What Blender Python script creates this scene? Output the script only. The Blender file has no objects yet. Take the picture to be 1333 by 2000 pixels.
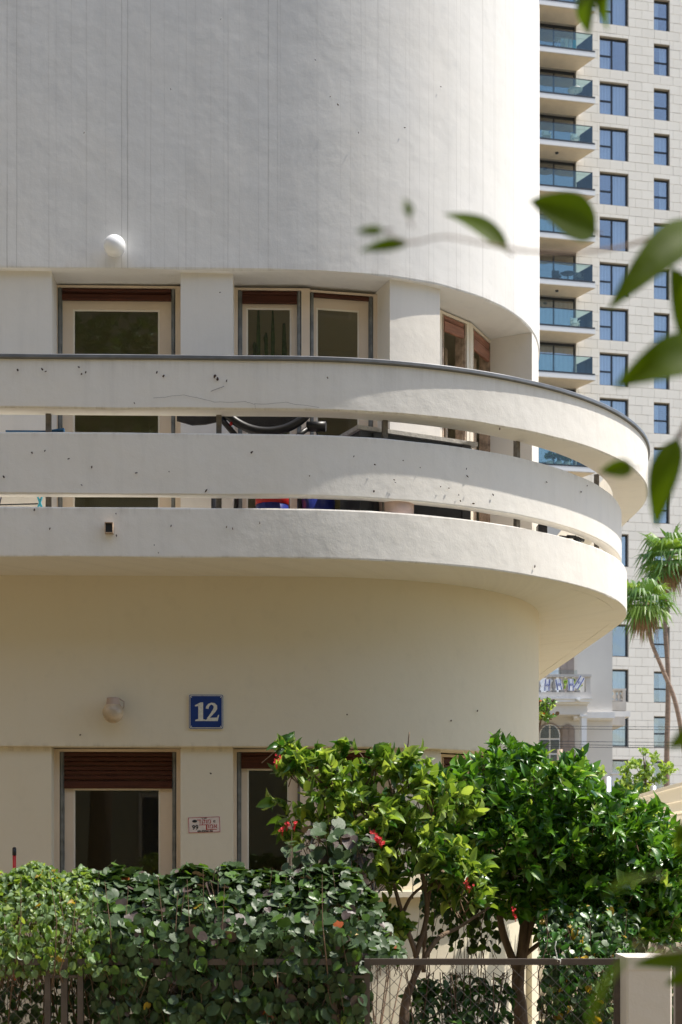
import bpy, math, random
import numpy as np
from mathutils import Vector, Matrix, Euler
R = math.radians
rnd = random.Random(12)
nrng = np.random.RandomState(7)
scene = bpy.context.scene
COL = scene.collection

# ------------------------------------------------------------------ camera
PSI = 0.025            # the camera is turned slightly to the right of the facade's normal
FPX, CX, HY, CAMH = 2800.0, 666.5, 1650.0, 1.6
FW = Vector((math.sin(PSI), math.cos(PSI), 0)); RT = Vector((math.cos(PSI), -math.sin(PSI), 0))
cd = bpy.data.cameras.new('camera'); cam = bpy.data.objects.new('camera', cd); COL.objects.link(cam)
scene.camera = cam
cam.location = (0, 0, CAMH); cam.rotation_euler = (R(90), 0, -PSI)
cd.sensor_fit = 'HORIZONTAL'; cd.sensor_width = 24.0; cd.lens = 24.0*FPX/1333.0
cd.shift_y = (HY-1000.0)/1333.0
cd.clip_start = 0.05; cd.clip_end = 2000
cd.dof.use_dof = True; cd.dof.focus_distance = 9.6; cd.dof.aperture_fstop = (cd.lens/1000.0)/0.0078

# ------------------------------------------------------------------ world, sun, exposure
SUN_DIR = Vector((0.460, -0.010, 0.888)).normalized()
w = bpy.data.worlds.new('World'); scene.world = w; w.use_nodes = True
wn = w.node_tree.nodes; wl = w.node_tree.links
bg = wn['Background']; sky = wn.new('ShaderNodeTexSky'); sky.sky_type = 'NISHITA'; sky.sun_disc = False
sky.sun_elevation = math.asin(SUN_DIR.z); sky.sun_rotation = math.atan2(SUN_DIR.x, SUN_DIR.y)
sky.air_density = 1.0; sky.dust_density = 1.5; sky.ozone_density = 1.0
wl.new(sky.outputs[0], bg.inputs[0]); bg.inputs[1].default_value = 0.13
sd = bpy.data.lights.new('sun', 'SUN'); sun = bpy.data.objects.new('sun', sd); COL.objects.link(sun)
sd.energy = 3.7; sd.angle = R(0.53); sd.color = (1.0, 0.94, 0.85)
sun.location = (5, 0, 20); sun.rotation_euler = SUN_DIR.to_track_quat('Z', 'Y').to_euler()
vs = scene.view_settings; vs.view_transform = 'Standard'; vs.look = 'None'; vs.gamma = 1.0
vs.use_curve_mapping = False; vs.exposure = 0.86

def P(x, y, d):
    """world point seen at photograph pixel (x, y) at depth d metres along the camera axis"""
    v = FW*d + RT*((x-CX)/FPX*d); return Vector((v.x, v.y, CAMH+(HY-y)/FPX*d))
def project(p):
    p = Vector(p); d = p.dot(FW); return CX+FPX*p.dot(RT)/d, HY-FPX*(p.z-CAMH)/d, d

# ------------------------------------------------------------------ materials
MATS = {}
class NT:
    def __init__(s, name):
        s.m = bpy.data.materials.new(name); s.m.use_nodes = True; s.n = s.m.node_tree.nodes; s.l = s.m.node_tree.links
        s.b = s.n['Principled BSDF']; s.out = s.n['Material Output']
    def node(s, t, **k):
        n = s.n.new('ShaderNode'+t)
        for a, v in k.items(): setattr(n, a, v)
        return n
    def link(s, a, b): s.l.new(a, b)
    def coord(s, kind='Object'): return s.node('TexCoord').outputs[kind]
    def mapping(s, src, scale):
        m = s.node('Mapping'); m.inputs['Scale'].default_value = scale; s.link(src, m.inputs[0]); return m.outputs[0]
    def noise(s, vec, scale, detail=4, rough=0.55):
        n = s.node('TexNoise'); n.inputs['Scale'].default_value = scale; n.inputs['Detail'].default_value = detail
        n.inputs['Roughness'].default_value = rough; s.link(vec, n.inputs['Vector']); return n.outputs[0]
    def ramp(s, fac, stops):
        r = s.node('ValToRGB'); e = r.color_ramp.elements
        while len(e) < len(stops): e.new(0.5)
        for i, (p, c) in enumerate(stops):
            e[i].position = p; e[i].color = (*c, 1) if not isinstance(c, (int, float)) else (c, c, c, 1)
        s.link(fac, r.inputs[0]); return r.outputs[0]
    def mix(s, fac, a, b, mode='MIX'):
        m = s.node('Mix', data_type='RGBA', blend_type=mode)
        if isinstance(fac, (int, float)): m.inputs[0].default_value = fac
        else: s.link(fac, m.inputs[0])
        for i, v in ((6, a), (7, b)):
            if isinstance(v, tuple): m.inputs[i].default_value = (*v, 1)
            else: s.link(v, m.inputs[i])
        return m.outputs[2]
    def bump(s, h, strength, dist=0.01, normal=None):
        b = s.node('Bump'); b.inputs['Strength'].default_value = strength; b.inputs['Distance'].default_value = dist
        s.link(h, b.inputs['Height'])
        if normal is not None: s.link(normal, b.inputs['Normal'])
        return b.outputs[0]
    def set(s, **k):
        for a, v in k.items():
            i = s.b.inputs[a.replace('_', ' ')]
            if isinstance(v, (int, float)): i.default_value = v
            elif isinstance(v, tuple): i.default_value = (*v, 1)
            else: s.link(v, i)

def simple(name, col, rough=0.6, metal=0.0, var=0.12, scale=8.0, bump=0.0, bscale=60, stretch=(1, 1, 1), spec=0.5):
    t = NT(name); c = t.mapping(t.coord(), stretch)
    n = t.noise(c, scale, 5)
    a = tuple(max(0, x*(1-var)) for x in col); b = tuple(min(1, x*(1+var)) for x in col)
    t.set(Base_Color=t.ramp(n, [(0.3, a), (0.7, b)]), Roughness=rough, Metallic=metal, Specular_IOR_Level=spec)
    if bump: t.set(Normal=t.bump(t.noise(c, bscale, 3), bump, 0.01))
    MATS[name] = t.m; return t.m

def stucco(name, base, lines=False, rough_amt=1.0, stain=0.5, drips=(), streak=0.40):
    t = NT(name); o = t.coord('Object'); uv = t.coord('UV')
    n1 = t.noise(o, 1.3, 6, 0.6); n2 = t.noise(o, 9, 5, 0.6)
    dark = tuple(x*0.90 for x in base); warm = (base[0]*1.0, base[1]*0.985, base[2]*0.96)
    c = t.mix(t.ramp(n1, [(0.35, 0.0), (0.7, 1.0)]), base, warm)
    c = t.mix(t.ramp(n2, [(0.55, 0.0), (0.8, stain)]), c, dark)
    st = t.noise(t.mapping(uv, (7, 0.5, 1)), 1.0, 5, 0.65)       # faint vertical rain streaks
    c = t.mix(t.ramp(st, [(0.5, 0.0), (0.85, streak)]), c, tuple(x*0.75 for x in base))
    for z0, z1, amt, fx_ in drips:      # dirt that runs down from an edge, or gathers along it
        sx_ = t.node('SeparateXYZ'); t.link(o, sx_.inputs[0]); mr = t.node('MapRange'); mr.inputs[1].default_value = z0; mr.inputs[2].default_value = z1; t.link(sx_.outputs[2], mr.inputs[0])
        dn = t.noise(t.mapping(uv, (fx_, 0.9, 1)), 1.0, 5, 0.7); dm = t.ramp(dn, [(0.48, 0.0), (0.70, amt)])
        mu = t.node('Math', operation='MULTIPLY'); t.link(mr.outputs[0], mu.inputs[0]); t.link(dm, mu.inputs[1])
        lim = t.node('Math', operation='LESS_THAN' if z1 > z0 else 'GREATER_THAN'); t.link(sx_.outputs[2], lim.inputs[0]); lim.inputs[1].default_value = z1+(0.03 if z1 > z0 else -0.03)
        gn = t.node('NewGeometry'); sn = t.node('SeparateXYZ'); t.link(gn.outputs['Normal'], sn.inputs[0]); an = t.node('Math', operation='ABSOLUTE'); t.link(sn.outputs[2], an.inputs[0])
        ln_ = t.node('Math', operation='LESS_THAN'); t.link(an.outputs[0], ln_.inputs[0]); ln_.inputs[1].default_value = 0.8
        for q_ in (lim, ln_):
            m_ = t.node('Math', operation='MULTIPLY'); t.link(mu.outputs[0], m_.inputs[0]); t.link(q_.outputs[0], m_.inputs[1]); mu = m_
        c = t.mix(mu.outputs[0], c, tuple(x*q for x, q in zip(base, (0.42, 0.36, 0.30))))
    h = t.noise(o, 95, 3, 0.6); h2 = t.noise(o, 14, 4, 0.6); h3 = t.noise(o, 2.2, 3, 0.5)
    nb = t.bump(h3, 0.35*rough_amt, 0.05); nb = t.bump(h2, 0.35*rough_amt, 0.008, nb); nb = t.bump(h, 0.35*rough_amt, 0.002, nb)
    if lines:
        sx = t.node('SeparateXYZ'); t.link(uv, sx.inputs[0])
        wob = t.noise(t.mapping(uv, (2.0, 0.9, 1)), 2.0, 3)
        ad = t.node('Math', operation='MULTIPLY_ADD'); t.link(wob, ad.inputs[0]); ad.inputs[1].default_value = 0.012; t.link(sx.outputs[0], ad.inputs[2])
        for scl, wd, amt in ((1.3, 0.0030, 0.5), (3.7, 0.0055, 0.38), (8.3, 0.012, 0.22)):
            v = t.node('TexVoronoi', voronoi_dimensions='1D', feature='DISTANCE_TO_EDGE'); v.inputs['Scale'].default_value = scl
            v.inputs['Randomness'].default_value = 1.0; t.link(ad.outputs[0], v.inputs['W'])
            ln = t.ramp(v.outputs['Distance'], [(0.0, 1.0), (wd, 0.8), (wd*1.9, 0.0)])
            pn = t.noise(t.mapping(uv, (3.1*scl, 0.55, 1)), 1.0, 5, 0.7)
            pm = t.ramp(pn, [(0.36, 0.06), (0.62, amt)])
            mu = t.node('Math', operation='MULTIPLY'); t.link(ln, mu.inputs[0]); t.link(pm, mu.inputs[1])
            gm = t.node('NewGeometry'); sz = t.node('SeparateXYZ'); t.link(gm.outputs['Normal'], sz.inputs[0])
            ab = t.node('Math', operation='ABSOLUTE'); t.link(sz.outputs[2], ab.inputs[0]); lt = t.node('Math', operation='LESS_THAN'); t.link(ab.outputs[0], lt.inputs[0]); lt.inputs[1].default_value = 0.6
            m2 = t.node('Math', operation='MULTIPLY'); t.link(mu.outputs[0], m2.inputs[0]); t.link(lt.outputs[0], m2.inputs[1])
            c = t.mix(m2.outputs[0], c, (0.22, 0.20, 0.18))
        # clustered hairlines: level crossings of a one-dimensional noise
        n1d = t.node('TexNoise', noise_dimensions='1D'); n1d.inputs['Scale'].default_value = 3.3; n1d.inputs['Detail'].default_value = 6; n1d.inputs['Roughness'].default_value = 0.75; t.link(ad.outputs[0], n1d.inputs['W'])
        ln = t.ramp(n1d.outputs[0], [(0.536, 0.0), (0.5378, 0.9), (0.5395, 0.0)])
        pn = t.noise(t.mapping(uv, (5, 0.4, 1)), 1.0, 4, 0.7); pm = t.ramp(pn, [(0.4, 0.05), (0.65, 0.5)])
        mu = t.node('Math', operation='MULTIPLY'); t.link(ln, mu.inputs[0]); t.link(pm, mu.inputs[1])
        m2 = t.node('Math', operation='MULTIPLY'); t.link(mu.outputs[0], m2.inputs[0]); t.link(lt.outputs[0], m2.inputs[1])
        c = t.mix(m2.outputs[0], c, (0.25, 0.22, 0.20))
    t.set(Base_Color=c, Roughness=0.9, Specular_IOR_Level=0.2, Normal=nb)
    MATS[name] = t.m; return t.m

stucco('stucco_upper', (0.74, 0.73, 0.70), lines=True, rough_amt=0.5, stain=0.9, drips=((5.60, 5.545, 0.45, 9), (5.9, 5.545, 0.12, 3)))
stucco('stucco_band', (0.77, 0.745, 0.69), rough_amt=0.8, drips=((4.52, 4.70, 0.22, 14), (3.70, 3.76, 0.35, 16), (3.462, 3.442, 0.5, 12), (4.412, 4.394, 0.5, 12), (4.20, 4.246, 0.35, 16)))
stucco('stucco_low', (0.72, 0.65, 0.50), rough_amt=0.6, streak=0.08, drips=((2.305, 2.27, 0.5, 10), (2.5, 2.27, 0.1, 3)))  # under-balcony shade put into a darker, yellower copy of the house plaster
stucco('stucco_pier', (0.76, 0.72, 0.645), rough_amt=0.6)
stucco('room_wall', (0.74, 0.68, 0.52), rough_amt=0.4)
stucco('pillar_plaster', (0.72, 0.66, 0.58), rough_amt=1.0, stain=0.9)
simple('cream_frame', (0.72, 0.58, 0.42), 0.5, var=0.06, scale=3, bump=0.05)
simple('cream_light', (0.78, 0.70, 0.56), 0.5, var=0.06, scale=3, bump=0.05)
simple('track_metal', (0.22, 0.22, 0.20), 0.5, 0.4, var=0.35, scale=14, bump=0.15)
simple('rusty', (0.42, 0.31, 0.22), 0.8, 0.0, var=0.5, scale=20, bump=0.3)
simple('shutter_wood', (0.070, 0.020, 0.009), 0.5, var=0.35, scale=9, bump=0.12, stretch=(0.6, 0.6, 9), spec=0.25)
simple('shutter_faded', (0.30, 0.135, 0.085), 0.7, var=0.35, scale=9, bump=0.2, stretch=(0.6, 0.6, 9))
simple('rail_metal', (0.16, 0.165, 0.17), 0.45, 0.3, var=0.2, scale=10, bump=0.05)
simple('post_metal', (0.17, 0.15, 0.125), 0.6, 0.3, var=0.3, scale=30, bump=0.2)
simple('fence_metal', (0.105, 0.082, 0.068), 0.45, 0.1, var=0.18, scale=16, bump=0.08)
simple('wire_metal', (0.16, 0.14, 0.12), 0.45, 0.7, var=0.3, scale=30)
simple('black_plastic', (0.018, 0.018, 0.020), 0.42, var=0.2)
simple('dark_fabric', (0.035, 0.033, 0.032), 0.8, var=0.3, bump=0.2)
simple('grey_box', (0.075, 0.078, 0.085), 0.55, var=0.15, bump=0.08)
simple('grey_lid', (0.50, 0.49, 0.47), 0.7, var=0.2, scale=30, bump=0.2, stretch=(1, 1, 1))
simple('blue_paint', (0.02, 0.035, 0.25), 0.35, var=0.1)
simple('red_paint', (0.55, 0.02, 0.015), 0.4, var=0.1)
simple('white_paint', (0.78, 0.78, 0.76), 0.5, var=0.05)
simple('blue_panel', (0.03, 0.13, 0.27), 0.5, var=0.1)
simple('turquoise', (0.04, 0.40, 0.55), 0.4, var=0.08)
simple('terracotta', (0.55, 0.40, 0.33), 0.7, var=0.1, bump=0.1)
simple('sign_blue', (0.003, 0.030, 0.17), 0.3, var=0.12, scale=20)
simple('sign_white', (0.62, 0.60, 0.52), 0.4, var=0.15, scale=60)
simple('sticker_white', (0.70, 0.60, 0.52), 0.5, var=0.08, scale=40)
simple('sticker_red', (0.42, 0.02, 0.02), 0.5, var=0.1)
simple('sticker_black', (0.02, 0.02, 0.02), 0.5, var=0.1)
simple('lamp_globe', (0.85, 0.85, 0.84), 0.14, var=0.02)
simple('lamp_base', (0.42, 0.31, 0.24), 0.6, var=0.1)
simple('chip_dark', (0.06, 0.038, 0.025), 0.9, var=0.5, scale=90)
simple('bark', (0.17, 0.115, 0.075), 0.85, var=0.4, scale=25, bump=0.5, stretch=(1, 1, 0.3))
simple('twig', (0.16, 0.10, 0.06), 0.8, var=0.4, scale=25)
simple('palm_bark', (0.24, 0.17, 0.125), 0.9, var=0.4, scale=9, bump=0.6, stretch=(0.4, 0.4, 3))
simple('dead_frond', (0.30, 0.18, 0.09), 0.8, var=0.4, scale=10)
simple('soil', (0.12, 0.085, 0.055), 0.95, var=0.4, scale=4, bump=0.6)
simple('paving', (0.19, 0.155, 0.09), 0.85, var=0.15, scale=3, bump=0.2)
simple('asphalt', (0.055, 0.055, 0.056), 0.9, var=0.25, scale=20, bump=0.3)
simple('tower_frame', (0.022, 0.027, 0.035), 0.4, var=0.1)
simple('tower_back', (0.40, 0.36, 0.31), 0.9)
simple('tower_soffit', (0.78, 0.66, 0.50), 0.8, var=0.05, scale=2)
simple('tower_fascia', (0.74, 0.73, 0.72), 0.5, var=0.03)
simple('tower_room', (0.10, 0.10, 0.10), 0.8)
simple('curtain', (0.62, 0.64, 0.66), 0.9, var=0.16, scale=5, stretch=(6, 6, 0.1))
simple('curtain_tan', (0.17, 0.12, 0.11), 0.9, var=0.2, scale=5, stretch=(4, 4, 0.3))
simple('mansion_grey', (0.64, 0.60, 0.54), 0.85, var=0.04, scale=1.0, bump=0.05)
simple('mansion_white', (0.78, 0.77, 0.75), 0.7, var=0.04, scale=2.0)
simple('mansion_stone', (0.52, 0.49, 0.45), 0.8, var=0.10, scale=3.0)
simple('louvre_taupe', (0.30, 0.245, 0.215), 0.7, var=0.08, stretch=(1, 1, 20))
simple('awning_sheet', (0.82, 0.79, 0.72), 0.75, var=0.05, scale=1.2, bump=0.1)
def fabric():
    m = MATS['awning_sheet']; n = m.node_tree.nodes; l = m.node_tree.links; tl = n.new('ShaderNodeBsdfTranslucent'); tl.inputs[0].default_value = (0.85, 0.80, 0.70, 1); mx = n.new('ShaderNodeMixShader'); mx.inputs[0].default_value = 0.6
    l.new(n['Principled BSDF'].outputs[0], mx.inputs[1]); l.new(tl.outputs[0], mx.inputs[2]); l.new(mx.outputs[0], n['Material Output'].inputs[0])
fabric()
simple('flower_red', (0.62, 0.012, 0.02), 0.5, var=0.2)
simple('cord_white', (0.75, 0.74, 0.70), 0.8)
simple('cactus', (0.14, 0.26, 0.06), 0.5, var=0.3, scale=30, bump=0.3)
simple('vent_metal', (0.55, 0.57, 0.60), 0.3, 0.7, var=0.1)
simple('flag_white', (0.80, 0.81, 0.84), 0.8, var=0.02)
simple('flag_blue', (0.02, 0.05, 0.30), 0.8, var=0.05)
simple('laundry', (0.62, 0.66, 0.72), 0.8, var=0.4, scale=3)
simple('opposite_plaster', (0.40, 0.34, 0.21), 0.9)
simple('charcoal', (0.05, 0.055, 0.06), 0.7)

def tower_stone():
    t = NT('tower_stone'); o = t.coord('Object'); oi = t.node('ObjectInfo')
    n = t.noise(o, 0.7, 4); n2 = t.noise(o, 8, 4)
    c = t.ramp(n, [(0.3, (0.80, 0.745, 0.655)), (0.7, (0.86, 0.805, 0.715))])
    c = t.mix(t.ramp(n2, [(0.5, 0.0), (0.8, 0.5)]), c, (0.80, 0.745, 0.66))
    hs = t.node('HueSaturation'); mr = t.node('MapRange'); mr.inputs[3].default_value = 0.975; mr.inputs[4].default_value = 1.02
    t.link(oi.outputs['Random'], mr.inputs[0]); t.link(mr.outputs[0], hs.inputs['Value']); t.link(c, hs.inputs['Color'])
    t.set(Base_Color=hs.outputs[0], Roughness=0.85, Specular_IOR_Level=0.25); MATS['tower_stone'] = t.m
tower_stone()

def glass(name, tint, ior=1.5, rough=0.0, clear=1.0):
    t = NT(name); t.n.remove(t.b)
    tr = t.node('BsdfTransparent'); tr.inputs[0].default_value = (*tint, 1)
    gl = t.node('BsdfGlossy'); gl.inputs['Roughness'].default_value = rough; gl.inputs['Color'].default_value = (0.95, 0.97, 1, 1)
    fr = t.node('Fresnel'); fr.inputs['IOR'].default_value = ior
    m = t.node('MixShader'); t.link(fr.outputs[0], m.inputs[0]); t.link(tr.outputs[0], m.inputs[1]); t.link(gl.outputs[0], m.inputs[2])
    t.link(m.outputs[0], t.out.inputs[0])
    if clear < 1:
        n = t.noise(t.coord(), 0.35, 2); b = t.bump(n, 0.1, 0.2); t.link(b, gl.inputs['Normal'])
    MATS[name] = t.m
glass('window_glass', (0.80, 0.80, 0.74), 1.45, 0.01)
def coated(name, tint, refl, fac):
    t = NT(name); t.n.remove(t.b); tr = t.node('BsdfTransparent'); tr.inputs[0].default_value = (*tint, 1)
    gl = t.node('BsdfGlossy'); gl.inputs['Roughness'].default_value = 0.04; gl.inputs['Color'].default_value = (*refl, 1)
    t.link(t.bump(t.noise(t.coord(), 0.5, 2), 0.15, 0.2), gl.inputs['Normal'])
    m = t.node('MixShader'); m.inputs[0].default_value = fac; t.link(tr.outputs[0], m.inputs[1]); t.link(gl.outputs[0], m.inputs[2]); t.link(m.outputs[0], t.out.inputs[0]); MATS[name] = t.m
coated('tower_glass', (0.80, 0.85, 0.88), (0.84, 0.86, 0.88), 0.26)
coated('mansion_glass', (0.3, 0.35, 0.4), (0.7, 0.8, 0.95), 0.45)
glass('rail_glass', (0.76, 0.87, 0.84), 1.55, 0.02)
glass('clear_glass', (0.85, 0.90, 0.92), 1.5, 0.02)

def leaf(name, col, under=None, rough=0.42, trans=0.35, spec=0.5):
    t = NT(name); o = t.coord('Generated'); oc = t.coord('Object'); oi = t.node('ObjectInfo')
    n = t.noise(oc, 30, 3)
    c = t.ramp(n, [(0.3, tuple(x*0.78 for x in col)), (0.7, tuple(min(1, x*1.25) for x in col))])
    hs = t.node('HueSaturation'); mr = t.node('MapRange'); mr.inputs[3].default_value = 0.75; mr.inputs[4].default_value = 1.25
    t.link(oi.outputs['Random'], mr.inputs[0]); t.link(mr.outputs[0], hs.inputs['Value']); t.link(c, hs.inputs['Color'])
    c = hs.outputs[0]
    if under:
        g = t.node('NewGeometry'); c = t.mix(g.outputs['Backfacing'], c, under)
    t.set(Base_Color=c, Roughness=rough, Specular_IOR_Level=spec, Normal=t.bump(t.noise(oc, 60, 2), 0.25, 0.004))
    tl = t.node('BsdfTranslucent'); t.link(t.mix(0.5, c, (col[0]*2.6, col[1]*2.4, col[2]*0.8)), tl.inputs[0])
    m = t.node('MixShader'); m.inputs[0].default_value = trans
    t.link(t.b.outputs[0], m.inputs[1]); t.link(tl.outputs[0], m.inputs[2]); t.link(m.outputs[0], t.out.inputs[0])
    MATS[name] = t.m
leaf('leaf_dark', (0.034, 0.070, 0.016), rough=0.46, trans=0.18)
leaf('leaf_dark_b', (0.048, 0.090, 0.026), rough=0.5, trans=0.15)
leaf('leaf_bronze', (0.085, 0.060, 0.050), rough=0.45, trans=0.15)
leaf('leaf_mid', (0.09, 0.18, 0.025), rough=0.35, trans=0.30)
leaf('leaf_mid_b', (0.19, 0.30, 0.045), rough=0.38, trans=0.35)
leaf('leaf_fresh', (0.32, 0.43, 0.09), rough=0.45, trans=0.40)
leaf('leaf_citrus', (0.042, 0.130, 0.014), rough=0.30, trans=0.25)
leaf('leaf_citrus_b', (0.12, 0.28, 0.022), rough=0.32, trans=0.32)
leaf('leaf_pale', (0.22, 0.33, 0.15), rough=0.5, trans=0.35)
leaf('leaf_yellow', (0.45, 0.30, 0.03), rough=0.5, trans=0.35)
leaf('leaf_orange', (0.45, 0.10, 0.02), rough=0.5, trans=0.3)
leaf('leaf_ficus', (0.058, 0.098, 0.003), rough=0.6, trans=0.6, spec=0.2)
leaf('leaf_palm', (0.10, 0.20, 0.04), rough=0.45, trans=0.25)
leaf('leaf_palm_b', (0.19, 0.31, 0.05), rough=0.45, trans=0.3)

# ------------------------------------------------------------------ mesh builder
class MB:
    def __init__(s): s.v = []; s.f = []; s.m = []; s.sm = []; s.uv = {}
    def quad(s, pts, mi=0, smooth=False):
        b = len(s.v); s.v += [tuple(p) for p in pts]; s.f.append(tuple(range(b, b+len(pts)))); s.m.append(mi); s.sm.append(smooth)
    def box(s, lo, hi, mi=0):
        s.fbox(Vector((0, 0, 0)), (Vector((1, 0, 0)), Vector((0, 1, 0)), Vector((0, 0, 1))), lo, hi, mi)
    def fbox(s, o, ax, lo, hi, mi=0):
        b = len(s.v)
        for k in (0, 1):
            for j in (0, 1):
                for i in (0, 1):
                    q = o + ax[0]*(hi[0] if i else lo[0]) + ax[1]*(hi[1] if j else lo[1]) + ax[2]*(hi[2] if k else lo[2])
                    s.v.append(tuple(q))
        fl = ax[0].cross(ax[1]).dot(ax[2]) < 0
        for f in ((0, 2, 3, 1), (4, 5, 7, 6), (0, 1, 5, 4), (2, 6, 7, 3), (0, 4, 6, 2), (1, 3, 7, 5)):
            f = tuple(b+i for i in f); s.f.append(f[::-1] if fl else f); s.m.append(mi); s.sm.append(False)
    def tube(s, pts, rad, sides=6, mi=0, caps=True):
        pts = [Vector(p) for p in pts]; n = len(pts)
        if isinstance(rad, (int, float)): rad = [rad]*n
        b = len(s.v); up = Vector((0.13, 0.21, 1)).normalized(); prev = None
        for i, p in enumerate(pts):
            t = (pts[min(i+1, n-1)]-pts[max(i-1, 0)]).normalized()
            if prev is None:
                a = t.cross(up)
                if a.length < 1e-3: a = t.cross(Vector((1, 0, 0)))
            else: a = prev - t*prev.dot(t)
            a.normalize(); prev = a; c = t.cross(a)
            for k in range(sides):
                an = 2*math.pi*k/sides; s.v.append(tuple(p + (a*math.cos(an)+c*math.sin(an))*rad[i]))
        for i in range(n-1):
            for k in range(sides):
                k2 = (k+1) % sides
                s.f.append((b+i*sides+k, b+i*sides+k2, b+(i+1)*sides+k2, b+(i+1)*sides+k)); s.m.append(mi); s.sm.append(True)
        if caps:
            s.f.append(tuple(b+k for k in range(sides))[::-1]); s.m.append(mi); s.sm.append(False)
            s.f.append(tuple(b+(n-1)*sides+k for k in range(sides))); s.m.append(mi); s.sm.append(False)
    def lathe(s, o, ax, prof, n=24, mi=0):
        """prof: (radius, height) along ax[2]"""
        b = len(s.v)
        for r, h in prof:
            for k in range(n):
                a = 2*math.pi*k/n; s.v.append(tuple(o + ax[0]*(r*math.cos(a)) + ax[1]*(r*math.sin(a)) + ax[2]*h))
        for i in range(len(prof)-1):
            for k in range(n):
                k2 = (k+1) % n
                s.f.append((b+i*n+k, b+i*n+k2, b+(i+1)*n+k2, b+(i+1)*n+k)); s.m.append(mi); s.sm.append(True)
    def prism(s, pts2, o, ax, d0, d1, mi=0):
        """polygon pts2 in ax[0], ax[1]; extruded along ax[2] from d0 to d1"""
        A = [o+ax[0]*x+ax[1]*y+ax[2]*d1 for x, y in pts2]; B = [o+ax[0]*x+ax[1]*y+ax[2]*d0 for x, y in pts2]
        s.quad(A, mi); s.quad(B[::-1], mi)
        n = len(pts2)
        for i in range(n):
            j = (i+1) % n; s.quad([A[i], B[i], B[j], A[j]], mi)
    def build(s, name, mats, parent=None, **props):
        me = bpy.data.meshes.new(name); me.from_pydata(s.v, [], s.f)
        if isinstance(mats, str): mats = [mats]
        for m in mats: me.materials.append(MATS[m])
        me.polygons.foreach_set('material_index', s.m); me.polygons.foreach_set('use_smooth', s.sm)
        if s.uv:
            u = me.uv_layers.new(name='UVMap'); arr = np.zeros((len(me.vertices), 2), np.float32)
            for k, val in s.uv.items(): arr[k] = val
            li = np.zeros(len(me.loops), np.int32); me.loops.foreach_get('vertex_index', li)
            u.data.foreach_set('uv', arr[li].ravel())
        me.update(); return link(name, me, parent, **props)

def link(name, me, parent=None, **props):
    o = bpy.data.objects.new(name, me); COL.objects.link(o)
    if parent is not None:
        o.parent = parent
        if parent.type == 'EMPTY': o.matrix_parent_inverse = Matrix.Translation(-parent.location)
    for k, v in props.items(): o[k] = v
    return o
def thing(name, label, cat, loc, group=None):
    o = bpy.data.objects.new(name, None); COL.objects.link(o); o.location = loc; o.empty_display_size = 0.1
    o['label'] = label; o['category'] = cat
    if group: o['group'] = group
    return o
def tag(o, label, cat, group=None):
    o['label'] = label; o['category'] = cat
    if group: o['group'] = group
    return o
def struct(o): o['kind'] = 'structure'; return o
XYZ = (Vector((1, 0, 0)), Vector((0, 1, 0)), Vector((0, 0, 1)))

# ------------------------------------------------------------------ ground
g = MB(); g.quad([(-400, -400, 0), (400, -400, 0), (400, 800, 0), (-400, 800, 0)]); struct(g.build('ground', 'paving'))
g = MB(); g.quad([(-400, -7.5, 0.004), (400, -7.5, 0.004), (400, -1.5, 0.004), (-400, -1.5, 0.004)]); struct(g.build('road', 'asphalt'))
g = MB(); g.box((-400, -1.5, 0), (400, -1.35, 0.13)); struct(g.build('kerb', 'pillar_plaster'))
g = MB(); g.quad([(-12, 6.15, 0.008), (6, 6.15, 0.008), (6, 8.6, 0.008), (-12, 8.6, 0.008)]); struct(g.build('garden_soil', 'soil'))

# ------------------------------------------------------------------ the rounded house: plan curve
CC = (-0.15, 12.0); NS = 2.3
def plan(t, rx, ry, ns=NS):
    if t <= 0: return Vector((CC[0]+t, CC[1]-ry, 0))
    if t >= math.pi/2: return Vector((CC[0]+rx, CC[1]+(t-math.pi/2), 0))
    e = 2.0/ns
    return Vector((CC[0]+rx*math.sin(t)**e, CC[1]-ry*math.cos(t)**e, 0))
def plan_n(t, rx, ry, ns=NS):
    d = plan(t+0.004, rx, ry, ns)-plan(t-0.004, rx, ry, ns); d.normalize(); return Vector((d.y, -d.x, 0))
def t_at(x, rx, ry, ns=NS):
    lo, hi = -6.0, 1.15
    for _ in range(40):
        m = (lo+hi)/2
        if project(plan(m, rx, ry, ns))[0] < x: lo = m
        else: hi = m
    return (lo+hi)/2
def tsamples(t0, t1):
    out = [t0]
    t = t0
    marks = []
    x = math.floor(t0/0.35)*0.35
    while x < min(-0.05, t1): marks.append(x); x += 0.35
    marks += [-0.03, 0.0, 0.004, 0.012]
    k = 0.03
    while k < math.pi/2: marks.append(k); k += 0.03
    marks.append(math.pi/2); x = math.pi/2+0.5
    while x < t1: marks.append(x); x += 0.7
    return [t0]+[m for m in marks if t0+0.008 < m < t1-0.008]+[t1]
from mathutils import noise as mn
def wob(t, k, seed): return (mn.noise(Vector((t*k, seed*7.3, 0.0))))
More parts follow.
